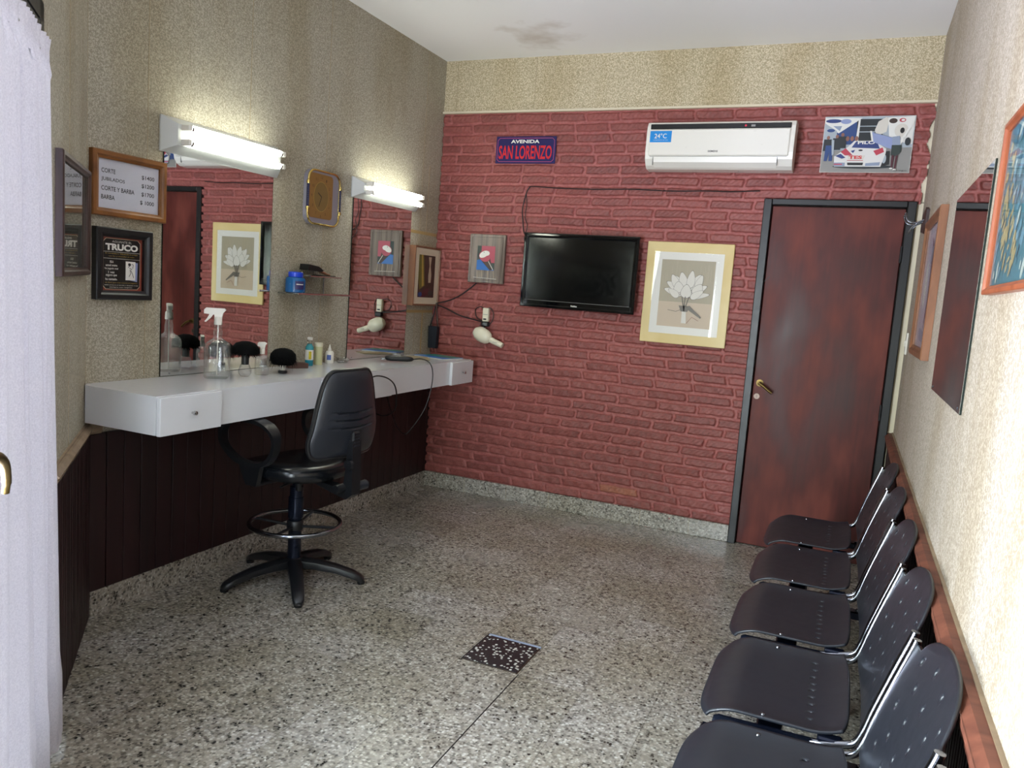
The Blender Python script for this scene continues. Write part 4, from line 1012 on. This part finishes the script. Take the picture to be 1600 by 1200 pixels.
def wires():
    def wire(pts, r, label, nm='wire'):
        b = MB(); b.tube(spline(pts, 8), r, 'cord', 6); tag(b.build(nm), label, 'cable')
    y = BY - .008
    wire([(.70, y - .02, 1.76), (.655, y, 1.80), (.640, y, 1.88), (.632, y, 1.95), (.648, y, 2.04), (.668, y, 2.085), (.70, y, 2.095), (.85, y, 2.088), (1.10, y, 2.084), (1.35, y, 2.088), (1.60, y, 2.082), (1.80, y, 2.086), (1.95, y, 2.084), (2.06, y, 2.090), (2.11, y, 2.092)], .0035, 'thin black cable rising from the television and running along a brick joint')
    wire([(.69, y - .02, 1.70), (.66, y, 1.76), (.675, y, 1.84), (.655, y, 1.90), (.66, y, 1.98), (.650, y, 2.05)], .0025, 'second thin cable twisting beside the upper left corner of the television')
    wire([(.335, y - .004, 1.450), (.28, y, 1.405), (.20, y, 1.35), (.12, y, 1.315), (.03, y - .01, 1.29)], .0045, 'black cable slanting down from the bird picture toward the corner')
    wire([(.03, y - .01, 1.288), (.12, y, 1.262), (.22, y, 1.225), (.33, y, 1.205), (.405, y - .008, 1.195)], .0045, 'black cable slanting from the corner down to the white socket')
    wire([(.405, y - .010, 1.20), (.355, y, 1.22), (.340, y, 1.27), (.375, y, 1.295), (.415, y - .006, 1.285), (.455, y - .004, 1.29), (.478, y, 1.25), (.470, y - .006, 1.20), (.452, y - .018, 1.18)], .003, 'black dryer cord looping round the white socket')
wires()

# ------------------------------------------------------------------ right wall things (local x = -y)
def r_pic1():
    t = thing('framed_picture', 'brown framed pale print with a purple brushstroke on the right wall beside the door', 'picture', (W, -.80, 1.270), RIGHT); wd, h = .66, .585
    b = MB(); frame(b, 0, wd, 0, h, .040, -.001, -.030, 'frame_brown'); b.build('frame', t)
    b = MB(); b.box((.035, -.012, .035), (wd - .035, -.001, h - .035), 'ink_lilac'); y = -.0125
    flat(b, [(.30, .50), (.42, .44), (.46, .34), (.40, .16), (.34, .10), (.38, .24), (.36, .36)], y, 'ink_purple'); ell(b, .35, .42, .05, .03, y - .0003, 'ink_bluegrey', 20, .6); flat(b, [(.20, .12), (.48, .10), (.40, .06), (.22, .07)], y - .0003, 'ink_bluegrey'); ell(b, .22, .30, .06, .10, y, 'ink_white'); ell(b, .50, .25, .05, .12, y, 'ink_bluegrey'); b.build('artwork', t)
    b = MB(); b.box((.036, -.0175, .036), (wd - .036, -.0165, h - .036), 'picture_glass'); b.build('glass', t)
r_pic1()
def r_pic2():
    t = thing('framed_print', 'orange-brown framed blue and sand abstract print at the right edge of the view', 'picture', (W, -2.735, 1.49), RIGHT); wd, h = .60, .375
    b = MB(); frame(b, 0, wd, 0, h, .018, -.001, -.022, 'frame_orange', .002); b.build('frame', t)
    b = MB(); b.box((.015, -.010, .015), (wd - .015, -.001, h - .015), 'ink_mapteal'); y = -.0105; rng = random.Random(8)
    for k in range(260):
        x, z = rng.uniform(.04, wd - .04), rng.uniform(.04, h - .04); band = (x * .9 + z * .7)
        m = 'ink_mapsand' if .17 < band % .42 < .30 else ('ink_mapblue' if rng.random() < .5 else ('ink_mapteal' if rng.random() < .6 else 'ink_maplight'))
        a = rng.uniform(.3, 1.4) ; ell(b, x, z, rng.uniform(.008, .024), rng.uniform(.004, .012), y - k * .000004, m, 7, a)
    b.build('artwork', t)
    b = MB(); b.box((.016, -.0145, .016), (wd - .016, -.0135, h - .016), 'picture_glass'); b.build('glass', t)
r_pic2()
def hooks():
    t = thing('coat_hook', 'small dark wooden coat hook plate with metal hooks beside the door', 'hook', (W, -.26, 1.86), RIGHT)
    b = MB(); b.prism([(-.02, .01), (.20, -.02), (.24, .02), (.26, .09), (.18, .11), (.02, .09)], -.014, -.001, 'frame_dark_brown', 'y'); b.build('board', t)
    for x in (.05, .16):
        b = MB(); b.tube(spline([(x, -.014, .05), (x, -.05, .035), (x, -.085, .045), (x, -.098, .075)], 5), .005, 'steel_tube', 8)
        b.tube(spline([(x, -.04, .035), (x, -.065, .010), (x, -.070, -.01)], 5), .004, 'steel_tube', 8); b.lathe([(.0, -.008), (.008, 0), (0, .008)], 'steel_tube', (x, -.098, .078), n=10); b.build('metal_hook', t)
hooks()
def switch():
    t = thing('light_switch', 'white light switch plate on the right wall next to the door', 'switch', (W, -.15, 1.235), RIGHT)
    b = MB(); b.box((0, -.010, 0), (.075, -.001, .115), 'white_plastic', .003); b.build('plate', t)
    b = MB(); b.box((.022, -.016, .040), (.053, -.010, .075), 'white_plastic', .003); b.build('rocker', t)
switch()

# ------------------------------------------------------------------ access tile in the floor
t = thing('floor_lid', 'dark terrazzo inspection lid with white chips set in the floor', 'floor lid', (1.566, -2.083, 0))
b = MB(); b.box((-.112, -.124, .0005), (.112, .110, .0045), 'terrazzo_dark', .001); b.build('lid', t)
b = MB(); b.box((-.118, -.128, .0004), (-.112, .126, .003), 'ink_black'); b.box((-.112, .112, .0004), (.118, .124, .0050), 'ink_bluegrey', .001); b.box((.112, -.128, .0004), (.118, .110, .003), 'bare_metal'); b.box((-.112, -.128, .0004), (.112, -.124, .003), 'bare_metal'); b.build('lid_rim', t)

# ------------------------------------------------------------------ barber stool
def stool():
    t = thing('swivel_chair', 'black high swivel chair with loop armrest and chrome footring before the counter', 'chair', (.414, -1.93, 0), R(-6))
    # local: rear of chair = +x
    offs = -119 + 6
    ths = [R(offs + 72 * k) for k in range(5)]
    b = MB(); b.lathe([(.040, .055), (.048, .062), (.048, .100), (.036, .112), (.030, .114)], 'black_plastic', n=24); b.build('hub', t)
    for th in ths:
        mb = MB(); c, s = math.cos(th), math.sin(th); sec = [(.030, .085, .034, .026), (.10, .082, .034, .023), (.20, .066, .031, .020), (.28, .042, .029, .019), (.318, .024, .025, .016), (.332, .014, .014, .010)]
        vs = []; n = 12
        for rr, z, wd, ht in sec:
            for k in range(n):
                a = 2 * math.pi * k / n; ca, sa = math.cos(a), math.sin(a); ex = .6
                lw = wd * math.copysign(abs(ca) ** ex, ca); lz = max(z + ht * math.copysign(abs(sa) ** ex, sa), 0.0015); vs.append((rr * c - lw * s, rr * s + lw * c, lz))
        mb.add(vs, [(i * n + k, i * n + (k + 1) % n, (i + 1) * n + (k + 1) % n, (i + 1) * n + k) for i in range(len(sec) - 1) for k in range(n)] + [tuple(range(n))[::-1], tuple((len(sec) - 1) * n + k for k in range(n))], 'black_plastic', True)
        lg = mb.build('leg', t)
        f = MB(); f.lathe([(.018, 0), (.019, .010), (.012, .018)], 'ink_black', (.318 * c, .318 * s, 0), n=14); f.build('foot_glide', lg)
    b = MB(); b.lathe([(.032, .10), (.029, .30), (.030, .302), (.035, .304), (.035, .40), (.030, .402), (.030, .45), (.020, .452), (.020, .505)], 'blue_black_metal', n=24); b.build('column', t)
    b = MB(); ring = [(.205 * math.cos(a), .205 * math.sin(a), .275) for a in [2 * math.pi * k / 48 for k in range(48)]]; b.tube(ring, .0105, 'steel_tube', 12, closed=True)
    b.build('foot_ring', t)
    b = MB()
    for k in range(4):
        a = R(20 + 90 * k); b.tube([(.030 * math.cos(a), .030 * math.sin(a), .262), (.20 * math.cos(a), .20 * math.sin(a), .275)], .007, 'black_plastic', 8)
    b.lathe([(.036, .245), (.038, .25), (.038, .285), (.034, .29)], 'black_plastic', n=20); b.build('ring_support', t)
    # seat cushion
    def sq(r, th, p=2.6):
        c, s = math.cos(th), math.sin(th); q = (abs(c) ** p + abs(s) ** p) ** (-1 / p); return r * c * q, r * s * q
    b = MB(); n = 48; rings = [(.12, .515), (.19, .512), (.212, .518), (.222, .530), (.226, .548), (.222, .566), (.208, .580), (.17, .586), (.10, .584), (.03, .582)]
    vs = []
    for r_, z in rings:
        for k in range(n):
            x, y = sq(r_, 2 * math.pi * k / n); vs.append((x * 1.0, y * 1.04, z + .010 * (abs(y) / .22) ** 2 - (.018 * max(0, -x / .22) ** 2)))
    b.add(vs, [(i * n + k, i * n + (k + 1) % n, (i + 1) * n + (k + 1) % n, (i + 1) * n + k) for i in range(len(rings) - 1) for k in range(n)] + [tuple(range(n))[::-1], tuple((len(rings) - 1) * n + k for k in range(n))], 'black_leather', True); b.build('seat', t)
    b = MB(); b.box((-.09, -.08, .495), (.11, .08, .518), 'black_plastic', .006); b.tube([(.05, -.05, .50), (.06, -.12, .495), (.07, -.17, .49)], .006, 'black_plastic', 8); b.lathe([(.012, .45), (.014, .455), (.014, .495)], 'black_plastic', (.06, -.05, 0), n=12); b.build('seat_plate', t)
    # backrest, a curved padded shell
    b = MB(); NS, NT_ = 24, 28; P = {}
    def bp(u, v, side):
        hw = .150 + .062 * math.sin(math.pi * min(1, (1 - v) * 1.35 + .02) ** .9) if v > .25 else .212
        hw = .138 + (.215 - .138) * (1 - max(0, (v - .22) / .78)) ** .8 if v > .22 else .215
        # superellipse rounding of the corners
        vv = 2 * v - 1; k = (1 - abs(vv) ** 5) ** (1 / 5) if abs(vv) < 1 else 0
        hw *= (.45 + .55 * k) if abs(vv) < 1 else .45
        y = u * hw; z = .645 + .380 * v
        th = .024 * (1 - abs(u) ** 6) ** .5 * (1 - abs(vv) ** 8) ** .5 if abs(u) < .999 and abs(vv) < 1 else 0
        x = .295 + .02 * (v - .5) + .035 * (.5 - abs(v - .35)) - .9 * y * y
        if side > 0 and .30 < v < .56 and abs(u) < .72:
            g = (v - .30) / .26 * 3; gg = abs((g + .55 * (abs(u) ** 2) * -1 + 5) % 1 - .5); th -= .012 * max(0, 1 - gg / .18) * (1 - (abs(u) / .72) ** 4)
        return (x + side * th, y, z)
    for side, nm in ((1, 'backrest_shell'), (-1, 'backrest_pad')):
        vs = [bp(-1 + 2 * i / 40, .5 - .5 * math.cos(math.pi * j / 130), side) for j in range(131) for i in range(41)]
        fs = [(j * 41 + i, j * 41 + i + 1, (j + 1) * 41 + i + 1, (j + 1) * 41 + i) for j in range(130) for i in range(40)]
        mb = MB(); mb.add(vs, fs, 'chair_fabric' if side > 0 else 'black_leather', True)
        if side > 0:
            mb.mats = ['charcoal_shell']; 
        mb.build(nm, t, fix=True)
    vq = [.5 - .5 * math.cos(math.pi * v / 40) for v in range(41)]
    path = [bp(-1, v, 0) for v in vq] + [bp(-.6 + .3 * k, 1, 0) for k in range(5)] + [bp(1, v, 0) for v in vq[::-1]] + [bp(.6 - .3 * k, 0, 0) for k in range(5)]
    b = MB(); b.tube(path, .010, 'black_plastic', 8, closed=True); b.build('backrest_edge', t)
    # spine bracket
    b = MB(); b.box((.318, -.025, .680), (.345, .025, .760), 'black_plastic', .006)
    for k in range(4): b.box((.345, -.018, .695 + k * .015), (.349, .018, .700 + k * .015), 'charcoal_shell')
    b.prism([(.318, .72), (.345, .72), (.350, .60), (.352, .48), (.32, .455), (.24, .470), (.10, .500), (.10, .515), (.26, .500), (.300, .51), (.312, .60)], -.028, .028, 'black_plastic', 'y'); b.build('spine_bracket', t)
    b = MB(); b.lathe([(.0, -.045), (.022, -.043), (.024, -.028)], 'black_plastic', (.335, 0, .615), n=18, axis='y'); b.tube([(.30, -.075, .505), (.30, .075, .505)], [.019, .021], 'black_plastic', 14)
    b.tube([(.33, .028, .505), (.335, .085, .508)], [.020, .022], 'charcoal_shell', 12); b.build('adjusting_knob', t)
    # loop armrest on the near side
    def arm(sy):
        pts = [(-.185, 0, .650), (-.205, 0, .705), (-.175, 0, .760), (-.08, 0, .786), (.04, 0, .780), (.105, 0, .745), (.118, 0, .688), (.085, 0, .625), (.015, 0, .592), (-.10, 0, .600)]
        sp = spline(pts, 6, closed=True); mb = MB(); vs = []; N = len(sp)
        cxm, czm = -.04, .69
        for p in sp:
            dv = Vector((p.x - cxm, 0, p.z - czm)).normalized(); top = max(0, (p.z - .70) / .08)
            hw = .019 + .012 * top
            for a, c_ in ((-1, -1), (1, -1), (1, 1), (-1, 1)):
                q = p + dv * (.011 * c_); vs.append((q.x, sy * .255 + a * hw * (1 if c_ > 0 else .8), q.z))
        fs = [(i * 4 + k, i * 4 + (k + 1) % 4, ((i + 1) % N) * 4 + (k + 1) % 4, ((i + 1) % N) * 4 + k) for i in range(N) for k in range(4)]
        mb.add(vs, fs, 'black_plastic', True); mb.build('armrest', t)
        mb = MB(); mb.prism([(-.095, .600), (-.070, .590), (.035, .592), (.045, .604), (.03, .535), (.02, .500), (-.04, .500), (-.055, .52)], sy * .255 - .012, sy * .255 + .012, 'black_plastic', 'y')
        mb.box((-.04, sy * .255, .498), (.02, sy * .07, .512), 'black_plastic', .003); mb.build('arm_bracket', t)
    arm(-1); arm(1)
stool()

# ------------------------------------------------------------------ waiting bench
def bench():
    y_near = [-1.350 - .52 * k for k in range(6)]
    t = thing('waiting_bench', 'row of black perforated plastic seats joined on one frame along the right wall', 'bench', (2.62, -2.4, 0))
    ox, oy = 2.62, -2.4
    wd = .462
    # seat shell : local origin at seat centre near rear; x from -.19 (front) to .16 (rear)
    def grid_shell(fn, nu, nv, hole, mname):
        mb = MB(); vs = [fn(i / nu, j / nv) for j in range(nv + 1) for i in range(nu + 1)]
        fs = [(j * (nu + 1) + i, j * (nu + 1) + i + 1, (j + 1) * (nu + 1) + i + 1, (j + 1) * (nu + 1) + i) for j in range(nv) for i in range(nu) if not hole(i, j, nu, nv)]
        mb.add(vs, fs, mname, True); return mb
    def seat_fn(u, v):      # u along depth (0 front..1 rear), v across (0..1)
        a = 2 * v - 1
        x = -.190 + .352 * u
        fr = max(0, (.30 - u) / .30); rr = max(0, (u - .75) / .25)
        hwf = (wd / 2) * (1 - .025 * fr ** 2.2 - .04 * rr ** 2)
        y = a * hwf
        x += .026 * (abs(a) ** 5) * fr ** 1.2 - .014 * abs(a) ** 4 * rr
        z = .446 - .030 * fr ** 2 - .010 * math.sin(math.pi * u) * (1 - a * a) + .010 * rr ** 2 * 1.5 + .006 * abs(a) ** 8
        if u < .02: z -= .004
        return (x, y, z)
    def seat_hole(i, j, nu, nv):
        for k in range(9):
            jc = int(nv * (.14 + .09 * k)); 
            if i in (int(nu * .735), int(nu * .735) + 1) and j == jc: return True
        return False
    def back_fn(u, v):      # u across 0..1, v up 0..1
        a = 2 * u - 1
        side_top = .735; arch = .066 * max(0, 1 - (abs(a) / .84) ** 2.6) ** .62 if abs(a) < .84 else 0
        zt = side_top + arch; zb = .475 - .020 * max(0, 1 - a ** 2) ** .5 - .01
        z = zb + (zt - zb) * v
        x = .180 + (z - .47) * .31 + .020 * ((z - .60) / .15) ** 2 * .3 + .012 * (1 - a * a)
        return (x, a * wd / 2, z)
    def back_hole(i, j, nu, nv):
        # staggered pattern of small punched holes
        for r_ in range(5):
            jc = int(nv * (.22 + .155 * r_)); n_ = 4 if r_ % 2 == 0 else 3
            for k in range(n_):
                ic = int(nu * ((.17 + .22 * k) if n_ == 4 else (.28 + .22 * k)))
                if i in (ic, ic + 1) and j in (jc, jc + 1): return True
        return False
    def add_solid(o, th, off):
        m = o.modifiers.new('thickness', 'SOLIDIFY'); m.thickness = th; m.offset = off; return o
    def tubes(s):
        y = s * (wd / 2 + .006)
        path = spline([(.060, y - s * .012, .420), (.100, y, .428), (.145, y, .438), (.176, y, .452), (.192, y, .49), (.205, y, .54), (.235, y, .64), (.262, y, .725), (.266, y, .742)], 6)
        mb = MB(); mb.tube(path, .0095, 'steel_tube', 10); return mb
    def under(s):
        mb = MB(); y = s * (wd / 2 - .03); mb.box((-.15, y - .012, .414), (.13, y + .012, .430), 'blue_black_metal', .002); return mb
    seat0 = back0 = None; first = None
    for k, yn in enumerate(y_near):
        cy = yn + wd / 2 - oy
        if first is None:
            st = grid_shell(seat_fn, 60, 66, seat_hole, 'charcoal_shell').build('seat', t, loc=(0, cy, 0), fix=True); add_solid(st, .007, -1)
            bk = grid_shell(back_fn, 74, 50, back_hole, 'charcoal_shell').build('backrest', t, loc=(0, cy, 0), fix=True); add_solid(bk, .008, -1)
            parts = [st, bk]
            for s in (-1, 1): parts.append(tubes(s).build('side_tube', t, loc=(0, cy, 0)))
            for s in (-1, 1):
                mb = MB(); y = s * (wd / 2 - .004); mb.prism([(-.146, .398), (-.142, .424), (-.130, .430), (.135, .434), (.135, .408), (-.130, .400)], y - .004, y + .014 if s > 0 else y - .014, 'blue_black_metal', 'y'); mb.box((.095, y - .016, .425), (.150, y + .016, .446), 'blue_black_metal', .004); parts.append(mb.build('seat_support', t, loc=(0, cy, 0)))
            for s in (-1, 1):
                mb = MB(); mb.lathe([(.006, 0), (.005, .003), (0, .004)], 'steel_tube', (-.03, s * (wd / 2 - .022), .447), n=10); parts.append(mb.build('screw', t, loc=(0, cy, 0)))
            first = cy
        else:
            for p in parts:
                c = p.copy(); COL.objects.link(c); c.parent = t; c.location = (0, cy, 0)
    mb = MB(); y0, y1 = y_near[-1] - .02 - oy, y_near[0] + wd + .02 - oy
    mb.box((-.045, y0, .350), (.015, y1, .405), 'blue_black_metal', .004); mb.build('beam', t)
    for yy in (-.98, -1.88, -2.92, -3.92):
        mb = MB(); y = yy - oy
        mb.box((-.17, y - .020, .368), (.215, y + .020, .396), 'blue_black_metal', .004); mb.box((-.03, y - .020, .03), (.01, y + .020, .368), 'blue_black_metal', .004)
        mb.box((-.18, y - .022, .012), (.20, y + .022, .038), 'blue_black_metal', .005); mb.lathe([(.014, 0), (.015, .012)], 'ink_black', (-.165, y, 0), n=12); mb.lathe([(.014, 0), (.015, .012)], 'ink_black', (.185, y, 0), n=12)
        lg = mb.build('leg', t)
        q = MB(); q.lathe([(.010, .396), (.009, .403), (0, .404)], 'steel_tube', (.195, y, 0), n=10); q.build('bolt', lg)
bench()
